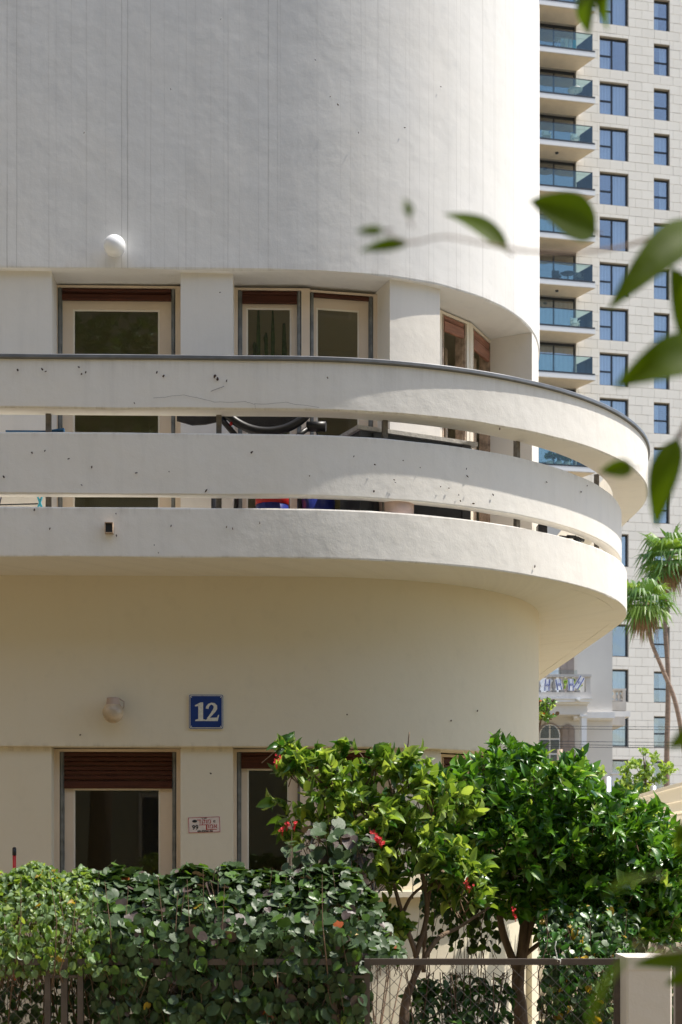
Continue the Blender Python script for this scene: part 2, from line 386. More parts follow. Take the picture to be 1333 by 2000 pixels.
def sweep(mb, prof, t0, t1, rx, ry, ns=NS, mi=0, jig=0.0, caps=True, seed=1):
    """closed profile [(offset outward from (rx,ry), z)] counterclockwise seen with outward to the right"""
    ts = tsamples(t0, t1); n = len(prof)
    rings = []; arc = 0; prev = None; arcs = []
    for t in ts:
        c = plan(t, rx, ry, ns)
        if prev is not None: arc += (c-prev).length
        prev = c; arcs.append(arc)
        ring = []
        for j, (o, z) in enumerate(prof):
            q = plan(t, rx+o, ry+o, ns)
            q.z = z + (jig*wob(t, 2.2, seed+j*0.37)+jig*0.5*wob(t, 11, seed+j))
            if jig: q += plan_n(t, rx, ry, ns)*(jig*0.8*wob(t, 1.6, seed+5))
            ring.append(q)
        rings.append(ring)
    a0 = t0 if t0 < 0 else t0*rx
    for j in range(n):
        k = (j+1) % n; b = len(mb.v)
        for i in range(len(ts)):
            for jj in (j, k):
                mb.uv[len(mb.v)] = (a0+arcs[i]+ (0 if abs(prof[j][0]-prof[k][0]) < 0.05 else prof[jj][0]), prof[jj][1]); mb.v.append(tuple(rings[i][jj]))
        for i in range(len(ts)-1):
            mb.f.append((b+2*i, b+2*i+2, b+2*i+3, b+2*i+1)); mb.m.append(mi); mb.sm.append(True)
    if caps:
        mb.quad(rings[0][::-1], mi); mb.quad(rings[-1], mi)
def rect(o0, o1, z0, z1, c=0.0):
    if c: return [(o0, z0), (o1-c, z0), (o1-c*0.3, z0+c*0.3), (o1, z0+c), (o1, z1-c), (o1-c*0.3, z1-c*0.3), (o1-c, z1), (o0, z1)]
    return [(o0, z0), (o1, z0), (o1, z1), (o0, z1)]

TL, TRR = -5.2, math.pi/2+9.0
WX, WY = 2.065, 2.15
Z_LINT, Z_SILL = 2.27, 1.275
Z_SLAB0, Z_SLAB1, Z_FLOOR = 3.440, 3.762, 3.60
Z_MID0, Z_MID1 = 3.850, 4.246
Z_TOP0, Z_TOP1 = 4.392, 4.705
Z_FAS, Z_ROOF = 5.545, 8.30

house = thing('apartment_house', 'cream rounded apartment house with a banded curved balcony and brown roller shutters', 'house', (CC[0], CC[1], 0))
# window reveals (pixel columns of the photograph give the angles)
PX, PY = WX-0.055, WY-0.055
uA = (t_at(101, PX, PY), t_at(353, PX, PY)); uB = (t_at(455, PX, PY), t_at(762, PX, PY)); uC = (t_at(860, PX, PY), 1.14)
def wall_floor(z0, z1, sill, rfx, rfy, name):
    edges = [TL, -4.4, -3.55] + [uA[0], uA[1], uB[0], uB[1], uC[0], uC[1], TRR]
    for i in range(0, len(edges), 2):
        m = MB(); fl = 0 if i < len(edges)-2 else WX-rfx-0.004; zz = Z_FAS if z1 > 5 else Z_LINT; sweep(m, rect(-0.36, 0, z0, z1) if not fl else rect(-0.36, fl, z0, zz-0.001), edges[i], edges[i+1], rfx, rfy, jig=0.0); m.build(name, 'stucco_low' if z0 < 1 else 'stucco_pier', house)
    if sill > z0:
        for a, b in ((-4.4, -3.55), uA, uB, uC): m = MB(); sweep(m, rect(-0.36, -0.003, z0, sill), a, b, rfx, rfy); m.build('spandrel_wall', 'stucco_low', house)
# upper fascia wall, ground-floor fascia wall
m = MB(); sweep(m, rect(-0.42, 0, Z_FAS, Z_ROOF, 0.012), TL, TRR, WX, WY, jig=0.012, seed=3); m.build('upper_wall', 'stucco_upper', house)
m = MB(); sweep(m, rect(-0.42, 0, Z_LINT, Z_SLAB0+0.02, 0.008), TL, TRR, WX, WY, jig=0.006, seed=5); m.build('lower_wall', 'stucco_low', house)
wall_floor(Z_SLAB0+0.02, Z_FAS+0.02, 0, PX, PY, 'upper_pier_wall')
wall_floor(0.0, Z_LINT+0.02, Z_SILL, WX-0.045, WY-0.045, 'ground_pier_wall')
# sill ledge at the ground floor
m = MB(); sweep(m, rect(-0.30, 0.05, Z_SILL-0.045, Z_SILL+0.002, 0.006), TL, TRR, WX, WY, jig=0.003); m.build('sill_ledge', 'stucco_low', house)
# balcony
balc = MB(); sweep(balc, rect(-0.10, 0, Z_SLAB0, Z_SLAB1, 0.010), TL, TRR, 2.79, 2.79, ns=2.0, jig=0.007, seed=8)
balcony = balc.build('balcony', 'stucco_band', house)
m = MB(); sweep(m, rect(-0.80, -0.101, Z_SLAB0+0.002, Z_FLOOR), TL, TRR, 2.79, 2.79, ns=2.0); m.build('balcony_slab', 'stucco_band', balcony)
m = MB(); sweep(m, rect(-0.085, 0, Z_MID0, Z_MID1, 0.010), TL, TRR, 2.745, 2.765, ns=2.0, jig=0.007, seed=11); m.build('balcony_band', 'stucco_band', balcony)
# top band grows wider round the corner: its own sweep with separate inner curve
def topband():
    m = MB(); ts = tsamples(TL, TRR)
    def ring(t):
        o = lambda r, dz=0: None
        out = plan(t, 2.945, 2.795, 2.1); inn = plan(t, 2.68, 2.645, 2.0)
        nn = plan_n(t, 2.9, 2.8, 2.1); j = 0.010*wob(t, 1.5, 4)
        out = out+nn*j; zz = 0.008*wob(t, 2.5, 9)+0.004*wob(t, 12, 2)
        c = 0.010
        return [Vector((inn.x, inn.y, Z_TOP0)), Vector(((out-nn*c).x, (out-nn*c).y, Z_TOP0+zz)), Vector((out.x, out.y, Z_TOP0+c+zz)),
                Vector((out.x, out.y, Z_TOP1)), Vector((inn.x, inn.y, Z_TOP1))]
    rings = [ring(t) for t in ts]; arc = 0
    for j in range(5):
        k = (j+1) % 5; b = len(m.v); arc = 0
        for i in range(len(ts)):
            if i: arc += (rings[i][j]-rings[i-1][j]).length
            for q in (j, k): m.uv[len(m.v)] = (arc, rings[i][q].z); m.v.append(tuple(rings[i][q]))
        for i in range(len(ts)-1): m.f.append((b+2*i, b+2*i+2, b+2*i+3, b+2*i+1)); m.m.append(0); m.sm.append(True)
    m.quad(rings[0][::-1]); m.quad(rings[-1])
    m.build('balcony_band', 'stucco_band', balcony)
topband()
m = MB(); sweep(m, [(-0.15, Z_TOP1+0.001), (0.014, Z_TOP1+0.001), (0.018, Z_TOP1+0.006), (0.018, Z_TOP1+0.024), (0.012, Z_TOP1+0.030), (-0.15, Z_TOP1+0.030)], TL, TRR, 2.945, 2.795, ns=2.1, jig=0.002)
m.build('balcony_coping', 'rail_metal', balcony)
for x in (-160, 95, 428, 752, 1010, 1166):
    t = t_at(x, 2.64, 2.66, 2.0); q = plan(t, 2.64, 2.66, 2.0); nn = plan_n(t, 2.6, 2.6, 2.0); a = Vector((-nn.y, nn.x, 0))
    m = MB(); m.fbox(q, (a, nn, XYZ[2]), (-0.017, -0.016, Z_SLAB1-0.12), (0.017, 0.016, Z_TOP0+0.01)); m.build('railing_post', 'post_metal', balcony)
# drain spout in the slab's edge
p = P(215, 1034, 9.19); m = MB(); w_, h_ = 0.022, 0.030
for lo, hi in (((-w_, -0.06, -h_-0.004), (w_, 0.08, -h_)), ((-w_, -0.06, h_), (w_, 0.08, h_+0.004)), ((-w_-0.004, -0.06, -h_-0.004), (-w_, 0.08, h_+0.004)), ((w_, -0.06, -h_-0.004), (w_+0.004, 0.08, h_+0.004))):
    m.fbox(p, XYZ, lo, hi)
m.fbox(p, XYZ, (-w_, -0.045, -h_), (w_, -0.04, h_), 1)  # black plate stands in for the shade inside the pipe
m.build('drain_spout', ['rusty', 'sticker_black'], balcony)
# floors, roof and rooms inside
m = MB()
for z0, z1 in ((2.45, 2.50), (3.46, 3.62), (5.72, 5.78), (8.0, 8.12)):
    pp = [plan(t, WX-0.40, WY-0.40) for t in tsamples(TL, math.pi/2+8.5)]; pp += [Vector((-5.2, pp[-1].y, 0))]
    m.prism([(q.x, q.y) for q in pp], Vector((0, 0, 0)), XYZ, z0, z1)
m.build('floor_slab', 'room_wall', house)
m = MB()
for z0, z1 in ((0.0, 2.45), (3.62, 5.72)):
    m.box((-5.2, 12.6, z0), (1.55, 12.7, z1))
    m.box((-1.05, 10.3, z0), (-0.97, 12.6, z1)) if z0 == 0 else None
m.build('interior_wall', 'room_wall', house)
m = MB(); m.box((-5.32, 9.9, 0), (-5.2, 21, 8.3)); m.box((-5.2, 20.6, 0), (1.9, 20.8, 8.3)); m.build('end_wall', 'stucco_low', house)

# chips, insects and leaf litter stuck to the plaster (positions noted from the photograph)
def surf(x, y, rx, ry, ns):
    t = t_at(x, rx, ry, ns); q = plan(t, rx, ry, ns); d = q.dot(FW); q.z = CAMH+(HY-y)/FPX*d; return q, plan_n(t, rx, ry, ns)
m = MB()
def chip(x, y, sz, sh, el, ang):
    q, nn = surf(x, y, *sh); a = Vector((-nn.y, nn.x, 0)); q = q+nn*0.011
    k = 6; ca, sa = math.cos(ang), math.sin(ang); pts = []
    for i in range(k):
        th = 2*math.pi*i/k; r = sz*rnd.uniform(0.6, 1.2); u, v = math.cos(th)*r, math.sin(th)*r*el
        pts.append(q+a*(u*ca-v*sa)+XYZ[2]*(u*sa+v*ca)+nn*rnd.uniform(-0.002, 0.001))
    c = q+nn*0.006
    for i in range(k): m.quad([pts[i], pts[(i+1) % k], c])
TOPS = (2.945, 2.795, 2.1); MIDS = (2.745, 2.765, 2.0); SLBS = (2.79, 2.79, 2.0); UPS = (WX, WY, NS)
for x, y in ((35, 723), (83, 722), (90, 726), (155, 718), (160, 731), (168, 728), (263, 788), (307, 728), (320, 735), (420, 736), (425, 741), (443, 744), (640, 739), (975, 838)):
    chip(x, y, rnd.uniform(0.008, 0.014), TOPS, rnd.uniform(0.4, 0.8), rnd.uniform(0, 3))
for x, y in ((8, 932), (63, 885), (88, 881), (134, 897), (160, 948), (180, 913), (267, 924), (331, 922), (403, 959), (492, 884), (605, 930), (691, 892), (732, 908), (730, 960), (772, 943), (787, 900), (770, 938), (910, 916), (912, 931), (876, 954), (860, 951), (895, 967), (898, 979), (923, 984), (962, 967), (1066, 942), (1145, 949), (1133, 961), (820, 914)):
    chip(x, y, rnd.uniform(0.006, 0.013), MIDS, rnd.uniform(0.35, 0.8), rnd.uniform(0, 3))
for x, y in ((68, 996), (98, 1033), (227, 1004), (228, 1046), (334, 1028), (302, 1065), (310, 1080), (335, 1027), (443, 1030), (455, 1033), (508, 1022), (1043, 1107)):
    chip(x, y, rnd.uniform(0.006, 0.013), SLBS, rnd.uniform(0.3, 0.6), rnd.uniform(1.2, 2))
for x, y in ((334, 175), (432, 38), (616, 118), (645, 190), (165, 260), (700, 260), (660, 205), (790, 250), (860, 170)):
    chip(x, y, rnd.uniform(0.006, 0.011), UPS, 0.5, rnd.uniform(0, 3))
for x, y in ((412, 1511), (678, 1396), (931, 1389), (880, 1408), (157, 1436), (430, 572)):
    chip(x, y, rnd.uniform(0.007, 0.012), UPS, 0.6, rnd.uniform(0, 3))
m.build('wall_chips', 'chip_dark', house, kind='stuff')
m = MB()
def crack(pts, sh, wd=0.0008):
    Q = []
    for i in range(len(pts)-1):
        for k in range(5):
            f = k/5; x = pts[i][0]*(1-f)+pts[i+1][0]*f; y = pts[i][1]*(1-f)+pts[i+1][1]*f+rnd.uniform(-1, 1)
            q, nn = surf(x, y, *sh); Q.append(q+nn*0.008)
    m.tube(Q, wd, 4)
crack([(300, 778), (360, 772), (420, 786), (480, 785), (500, 790), (560, 787), (640, 800)], TOPS)
crack([(498, 788), (500, 803)], TOPS)
crack([(412, 764), (445, 752)], TOPS, 0.0014)
m.build('plaster_crack', 'chip_dark', house)

# ------------------------------------------------------------------ windows of the house
def chord(t0, t1, rx, ry, ns=NS):
    a0, a1 = plan(t0, rx, ry, ns), plan(t1, rx, ry, ns); a = a1-a0; L = a.length; a.normalize()
    return a0, (a, Vector((a.y, -a.x, 0)), XYZ[2]), L
def window_unit(x0, x1, dep, z0, z1, zs, frame=(0.09, 0.09), toprail=0.07, botrail=0.06, sl=0.045, wood='shutter_wood', slat_bar=0.07,
                header=0.02, glasspane=True, open_sash=False, frm='cream_frame', handle=False, split=False, rust=False):
    rx, ry = WX-dep, WY-dep
    t0, t1 = t_at(x0, rx, ry), t_at(x1, rx, ry)
    o, ax, L = chord(t0, t1, rx, ry)
    tr = 0.030
    mb = MB()  # outer casing + sash
    mb.fbox(o, ax, (-0.06, -0.09, z0), (0, 0.012, z1)); mb.fbox(o, ax, (L, -0.09, z0), (L+0.06, 0.012, z1))
    mb.fbox(o, ax, (0, -0.09, z1-header), (L, 0.012, z1+0.0))
    s0, s1 = tr, L-tr; zt = zs+0.02
    if not open_sash:
        mb.fbox(o, ax, (s0, -0.07, z0), (s0+frame[0], -0.02, zt)); mb.fbox(o, ax, (s1-frame[1], -0.07, z0), (s1, -0.02, zt))
        mb.fbox(o, ax, (s0+frame[0], -0.068, zs-toprail), (s1-frame[1], -0.022, zt)); mb.fbox(o, ax, (s0+frame[0], -0.068, z0), (s1-frame[1], -0.022, z0+botrail))
    win = mb.build('window', frm, house)
    ga, gb = s0+frame[0], s1-frame[1]
    m = MB(); e = 0.012   # glazing bead
    if not open_sash:
        m.fbox(o, ax, (ga, -0.035, z0+botrail), (ga+e, -0.026, zs-toprail)); m.fbox(o, ax, (gb-e, -0.035, z0+botrail), (gb, -0.026, zs-toprail))
        m.fbox(o, ax, (ga+e, -0.035, zs-toprail-e), (gb-e, -0.026, zs-toprail)); m.build('glazing_bead', 'cream_light', win)
        if split:
            m = MB(); m.fbox(o, ax, ((ga+gb)/2-0.02, -0.066, z0), ((ga+gb)/2+0.02, -0.024, zs)); m.build('mullion', frm, win)
        m = MB(); m.fbox(o, ax, (ga, -0.048, z0+botrail), (gb, -0.042, zs-toprail)); m.build('pane', 'window_glass', win)
    for a in (0.0, L-tr):
        m = MB(); m.fbox(o, ax, (a, -0.075, z0), (a+tr, -0.004, z1-header)); m.fbox(o, ax, (a+tr*0.3, -0.004, z0), (a+tr*0.7, 0.010, z1-header))
        m.build('shutter_track', 'rusty' if rust else 'track_metal', win)
    z = z1-header; k = 0
    while z > zs+slat_bar+0.004:
        zb = max(z-sl, zs+slat_bar)
        m = MB(); h = z-zb
        m.prism([(-0.0125+0.0, zb+0.0015), (0.002, zb+0.0015), (0.007, zb+h*0.35), (0.007, zb+h*0.7), (0.0, z-0.0015), (-0.0125, z-0.0015)], o+ax[0]*(tr+0.001), (ax[1], ax[2], ax[0]), 0, L-2*tr-0.002)
        m.build('shutter_slat', wood, win); z = zb
    m = MB(); m.prism([(-0.014, zs), (0.006, zs), (0.010, zs+0.008), (0.010, zs+slat_bar-0.008), (0.004, zs+slat_bar-0.001), (-0.014, zs+slat_bar-0.001)], o+ax[0]*(tr+0.001), (ax[1], ax[2], ax[0]), 0, L-2*tr-0.002)
    m.build('shutter_bar', wood, win)
    if handle:
        m = MB(); hp = o+ax[0]*(s0+frame[0]*0.45)+XYZ[2]*4.34
        m.lathe(hp+ax[1]*(-0.02), (ax[0], ax[2], ax[1]), [(0.0, 0.012), (0.024, 0.012), (0.026, 0.0)], 16)
        m.tube([hp+ax[1]*-0.01, hp+ax[1]*0.045, hp+ax[1]*0.05+ax[0]*0.03-XYZ[2]*0.006, hp+ax[1]*0.05+ax[0]*0.105-XYZ[2]*0.045], [0.009, 0.009, 0.009, 0.008], 8)
        m.build('door_handle', 'vent_metal', win)
    return win, o, ax, L
ZF = Z_FLOOR+0.005
window_unit(113, 343, 0.27, ZF, Z_FAS-0.015, 5.43, frame=(0.072, 0.083), toprail=0.055, slat_bar=0.045, sl=0.03, handle=True, header=0.015)
window_unit(465, 589, 0.26, ZF, Z_FAS-0.025, 5.415, frame=(0.028, 0.04), toprail=0.022, slat_bar=0.06, sl=0.03, header=0.015)
window_unit(605, 729, 0.28, ZF, Z_FAS-0.025, 5.475, frame=(0.022, 0.065), toprail=0.065, slat_bar=0.03, sl=0.03, header=0.015)
window_unit(862, 910, 0.34, ZF, Z_FAS-0.01, 5.40, frame=(0.03, 0.03), slat_bar=0.075, sl=0.03, wood='shutter_faded', open_sash=True, rust=True, frm='cream_light')
wC, oC, axC, LC = window_unit(922, 968, 0.34, ZF, Z_FAS-0.01, 5.365, frame=(0.03, 0.03), slat_bar=0.085, sl=0.045, wood='shutter_faded', open_sash=True, rust=True, frm='cream_light')
m = MB()   # half-open casements behind the corner window
m.fbox(oC, axC, (0.06, -0.28, ZF), (0.11, -0.24, 5.42)); m.fbox(oC, axC, (0.16, -0.16, ZF), (0.20, -0.11, 5.42)); m.fbox(oC, axC, (0.28, -0.14, ZF), (0.36, -0.10, 5.40))
m.fbox(oC, axC, (-0.22, -0.25, ZF), (-0.14, -0.20, 5.42))
m.build('casement', 'cream_frame', wC)
window_unit(117, 345, 0.16, Z_SILL, Z_LINT-0.005, 1.99, frame=(0.06, 0.085), toprail=0.0, botrail=0.10, slat_bar=0.055, sl=0.032)
window_unit(463, 590, 0.16, Z_SILL, Z_LINT-0.005, 2.13, frame=(0.04, 0.06), toprail=0.0, botrail=0.10, slat_bar=0.09, sl=0.032)
window_unit(603, 735, 0.16, Z_SILL, Z_LINT-0.005, 2.10, frame=(0.07, 0.09), toprail=0.0, botrail=0.10, slat_bar=0.09, sl=0.032)
window_unit(862, 910, 0.26, Z_SILL, Z_LINT-0.01, 2.08, frame=(0.03, 0.03), slat_bar=0.08, sl=0.05, rust=True)
window_unit(922, 968, 0.26, Z_SILL, Z_LINT-0.01, 2.08, frame=(0.03, 0.03), slat_bar=0.08, sl=0.05, rust=True)
# ventilation grille on the room's rear wall, seen through the glass doors
v = MB(); q0 = P(470, 664, 11.9); q1 = P(688, 634, 11.9); v.box((q0.x, q0.y, q0.z), (q1.x, q0.y+0.03, q1.z)); v.box((q0.x-0.02, q0.y+0.03, q0.z-0.55), (q1.x+0.35, q0.y+0.06, q1.z+0.5))
vent = thing('air_vent', 'long slatted air vent high on the room wall behind the paired glass doors', 'vent', (q0.x, q0.y, q0.z))
v.build('backing', 'room_wall', vent)
for i in range(7):
    z = q0.z+0.008+i*0.0185; v = MB(); v.fbox(Vector((q0.x, q0.y-0.015, z)), (XYZ[0], Vector((0, 0.9, 0.43)), Vector((0, -0.43, 0.9))), (0, 0, 0), (q1.x-q0.x, 0.014, 0.004)); v.build('slat', 'charcoal', vent)

# ------------------------------------------------------------------ wall lamps, number sign, sticker
simple('globe_dull', (0.52, 0.41, 0.28), 0.25, var=0.3, scale=9)  # warm wall's reflection put into a browner globe colour, with uneven dirt
def wall_lamp(x, y, r, label, base_up):
    d = 9.79; c = P(x, y, d-r*0.9); L = thing('wall_lamp', label, 'lamp', (c.x, 9.85, c.z), 'globe wall lamps')
    m = MB(); prof = [(r*math.sin(a), -r*math.cos(a)) for a in np.linspace(0.02, math.pi-0.02, 18)]
    m.lathe(c, XYZ, prof, 28); m.build('globe', 'globe_dull' if base_up else 'lamp_globe', L)
    m = MB()
    if base_up:
        m.lathe(c+Vector((0, 0, r*0.72)), XYZ, [(r*0.66, 0), (r*0.60, 0.030), (r*0.60, 0.048), (r*0.3, 0.052), (0.0, 0.052)], 20)
        m.fbox(c, XYZ, (-0.018, 0.0, r*0.8), (0.018, 9.86-c.y, r*0.8+0.045))
        m.build('holder', 'lamp_base', L)
        m = MB(); m.tube([c+Vector((r*0.55, 0.02, r*1.35)), c+Vector((r*0.95, 0.05, r*1.1)), c+Vector((r*0.9, 0.06, r*0.6)), c+Vector((r*0.7, 0.06, r*0.3))], 0.0035, 6); m.build('cable', 'lamp_base', L)
    else:
        m.lathe(c, (XYZ[0], XYZ[2], Vector((0, 1, 0))), [(r*0.55, r*0.7), (r*0.55, 9.87-c.y)], 20); m.build('holder', 'white_paint', L)
wall_lamp(224, 480, 0.074, 'bright white glass globe lamp on the shaded upper wall', False)
wall_lamp(221, 1392, 0.072, 'dull globe lamp with a brown holder on the lower wall left of the number sign', True)

def rrect(w, h, r, k=5):
    out = []
    for cx, cy, a0 in ((w-r, h-r, 0), (-w+r, h-r, 90), (-w+r, -h+r, 180), (w-r, -h+r, 270)):
        for i in range(k+1):
            a = R(a0+90*i/k); out.append((cx+r*math.cos(a), cy+r*math.sin(a)))
    return out
sc_ = P(402.5, 1390, 9.80); sc_.y = 9.85
FN = (XYZ[0], XYZ[2], Vector((0, -1, 0)))
sg = thing('house_number_sign', 'blue square enamel house number sign reading 12 with white border', 'sign', sc_)
m = MB(); m.prism(rrect(0.119, 0.119, 0.013), sc_, FN, -0.01, 0.014); m.build('plate_edge', 'sign_white', sg)
m = MB(); m.prism(rrect(0.1165, 0.1165, 0.012), sc_, FN, 0.014, 0.0155, 0); m.build('backplate', 'sign_blue', sg)
m = MB(); m.prism(rrect(0.1125, 0.1125, 0.011), sc_, FN, 0.0155, 0.0165); m.build('border_line', 'sign_white', sg)
m = MB(); m.prism(rrect(0.1075, 0.1075, 0.009), sc_, FN, 0.0165, 0.0175); m.build('plate', 'sign_blue', sg)
def ribbon(mb, pts, o, ax, s, d0, d1):
    P2 = [Vector((x, y)) for x, y, w in pts]; Lp, Rp = [], []
    for i, (x, y, w) in enumerate(pts):
        t = (P2[min(i+1, len(pts)-1)]-P2[max(i-1, 0)]).normalized(); n = Vector((-t.y, t.x))*w; Lp.append(P2[i]+n); Rp.append(P2[i]-n)
    for i in range(len(pts)-1):
        q = [Rp[i], Rp[i+1], Lp[i+1], Lp[i]]; A = [o+ax[0]*(a.x*s)+ax[1]*(a.y*s)+ax[2]*d1 for a in q]; mb.quad(A)
        for a, b in ((0, 1), (2, 3)):
            mb.quad([A[a], A[a]-ax[2]*(d1-d0), A[b]-ax[2]*(d1-d0), A[b]])
s1 = 0.128
m = MB(); o1 = sc_+XYZ[0]*-0.079+XYZ[2]*-0.064
m.prism([(x*s1, y*s1) for x, y in ((0.04, 0.0), (0.62, 0.0), (0.62, 0.06), (0.46, 0.11), (0.46, 1.0), (0.33, 1.0), (0.02, 0.84), (0.03, 0.78), (0.20, 0.80), (0.20, 0.11), (0.04, 0.06))], o1, FN, 0.0175, 0.019)
o2 = sc_+XYZ[0]*0.0+XYZ[2]*-0.064
ribbon(m, [(0.06, 0.66, 0.075), (0.07, 0.75, 0.075), (0.15, 0.87, 0.06), (0.28, 0.935, 0.05), (0.42, 0.90, 0.075), (0.50, 0.80, 0.095), (0.50, 0.68, 0.10), (0.43, 0.55, 0.09), (0.30, 0.38, 0.07), (0.17, 0.22, 0.055), (0.08, 0.12, 0.05)], o2, FN, s1, 0.0175, 0.019)
m.prism([(x*s1, y*s1) for x, y in ((0.0, 0.0), (0.62, 0.0), (0.70, 0.33), (0.645, 0.33), (0.58, 0.19), (0.10, 0.17), (0.0, 0.06))], o2, FN, 0.0175, 0.0188)
m.build('number', 'sign_white', sg)
m = MB()
for dx, dz in ((-0.1, 0.1), (0.1, 0.1), (-0.1, -0.1), (0.1, -0.1)): m.lathe(sc_+XYZ[0]*dx+XYZ[2]*dz+Vector((0, -0.0175, 0)), (XYZ[0], XYZ[2], Vector((0, -1, 0))), [(0.004, 0), (0.003, 0.002), (0.0, 0.002)], 8)
m.build('screws', 'vent_metal', sg, kind='stuff')

st_ = P(398.5, 1611, 9.84); st_.y = 9.85+0.045
ca, sa = math.cos(0.035), math.sin(0.035)
FS = (Vector((ca, 0, sa)), Vector((-sa, 0, ca)), Vector((0, -1, 0)))
sk = thing('security_sticker', 'small white and red Hebrew security plate with phone number between the ground floor windows', 'sticker', st_)
m = MB(); m.prism([(-0.113, -0.055), (0.112, -0.058), (0.113, 0.055), (-0.111, 0.056)], st_, FS, -0.004, 0.003); m.build('plate', 'sticker_white', sk)
m = MB()
for a in (((-0.108, -0.054), (0.108, -0.051)), ((-0.108, 0.049), (0.108, 0.052)), ((-0.108, -0.051), (-0.105, 0.049)), ((0.105, -0.051), (0.108, 0.049)), ((-0.035, -0.003), (0.028, 0.001)), ((0.012, -0.037), (0.085, -0.033)), ((0.012, -0.033), (0.016, -0.003))):
    (x0, y0), (x1, y1) = a; m.fbox(st_, FS, (x0, y0, 0.003), (x1, y1, 0.0042))
m.build('frame_line', 'sticker_red', sk)
def text_mesh(body, size, o, ax, mat, parent, name='lettering', ext=0.0006, shear=0, bold=0.0, sx=1.0):
    cu = bpy.data.curves.new(name, 'FONT'); cu.body = body; cu.size = size; cu.extrude = ext; cu.align_x = 'CENTER'; cu.align_y = 'CENTER'; cu.offset = bold; cu.resolution_u = 3
    ob = bpy.data.objects.new(name, cu); COL.objects.link(ob)
    bpy.context.view_layer.update()
    me = bpy.data.meshes.new_from_object(ob.evaluated_get(bpy.context.evaluated_depsgraph_get()))
    bpy.data.objects.remove(ob); bpy.data.curves.remove(cu)
    M = Matrix((ax[0].to_4d(), ax[1].to_4d(), ax[2].to_4d(), (0, 0, 0, 1))).transposed()
    for r_ in range(3): M[3][r_] = 0; M[r_][3] = 0
    M[3][3] = 1
    me.transform(Matrix.Diagonal((sx, 1, 1, 1))); me.transform(M); me.transform(Matrix.Translation(o)); me.materials.clear(); me.materials.append(MATS[mat]); me.name = name
    return link(name, me, parent)
def tx(body, x, y, size, mat, **k): text_mesh(body, size, st_+FS[0]*x+FS[1]*y+FS[2]*0.0040, FS, mat, sk, **k)
tx('\u05e7\u05d5\u05de', 0.016, 0.021, 0.044, 'sticker_red')
m = MB(); m.fbox(st_, FS, (-0.047, 0.0315, 0.004), (-0.022, 0.0355, 0.0046)); m.fbox(st_, FS, (-0.0295, 0.0075, 0.004), (-0.0255, 0.0315, 0.0046)); m.build('lettering', 'sticker_red', sk)
tx('\u05df\u05d5\u05de\u05d0', 0.050, -0.013, 0.044, 'sticker_red')
tx('99', -0.062, -0.018, 0.044, 'sticker_black', bold=0.0008)
tx('09-9556146', 0.005, -0.045, 0.019, 'sticker_black', bold=0.0006, sx=1.15)
tx('\u05d9"\u05e2 \u05df\u05d2\u05d5\u05de', 0.0, 0.044, 0.014, 'sticker_black')
tx('e', 0.070, 0.024, 0.036, 'sticker_black')
m = MB(); m.prism([(0.017*math.cos(a)-0.065, 0.010*math.sin(a)+0.026) for a in np.linspace(0, 2*math.pi, 13)[:-1]], st_, FS, 0.003, 0.0045); m.build('eye_emblem', 'sticker_black', sk)
m = MB(); m.tube([P(28, 1662, 9.5), P(28.5, 1740, 9.52), P(30, 2000, 9.55)], 0.0115, 10)
br = thing('broom', 'red broom handle with a black collar standing against the ledge at far left', 'broom', P(30, 2098, 9.55)); m.build('handle', 'red_paint', br)
m = MB(); m.tube([P(28, 1658, 9.5), P(28, 1671, 9.5)], 0.0135, 10); m.tube([P(28, 1655, 9.5), P(28, 1658, 9.5)], [0.008, 0.0135], 10); m.build('collar', 'black_plastic', br)
m = MB(); q = P(30, 2000, 9.55); m.box((q.x-0.15, q.y-0.03, 0.05), (q.x+0.15, q.y+0.03, 0.12)); m.build('brush_head', 'black_plastic', br)

# ------------------------------------------------------------------ things standing on the balcony
ZB = Z_FLOOR
def upto(p): return Vector((p.x, p.y, 0))
c0 = upto(P(702, 830, 9.45)); c1 = upto(P(924, 858, 9.84)); a = (c1-c0); La = a.length; a.normalize(); bk = Vector((-a.y, a.x, 0))
cab = thing('storage_cabinet', 'dark grey storage cabinet with weathered pale lid behind the balcony bands', 'cabinet', (c0.x, c0.y, ZB))
m = MB(); m.fbox(c0, (a, bk, XYZ[2]), (0.01, 0.01, ZB), (La-0.01, 0.30, 4.335))
m.build('body', 'grey_box', cab)
m = MB(); m.fbox(c0, (a, bk, XYZ[2]), (-0.02, -0.02, 4.335), (La+0.03, 0.33, 4.362)); m.build('lid', 'grey_lid', cab)
for q in (0.0, 0.10, La-0.09): 
    m = MB(); m.fbox(c0, (a, bk, XYZ[2]), (q+0.005, -0.004, ZB), (q+0.065, 0.012, 4.333)); m.build('corner_post', 'grey_box', cab)

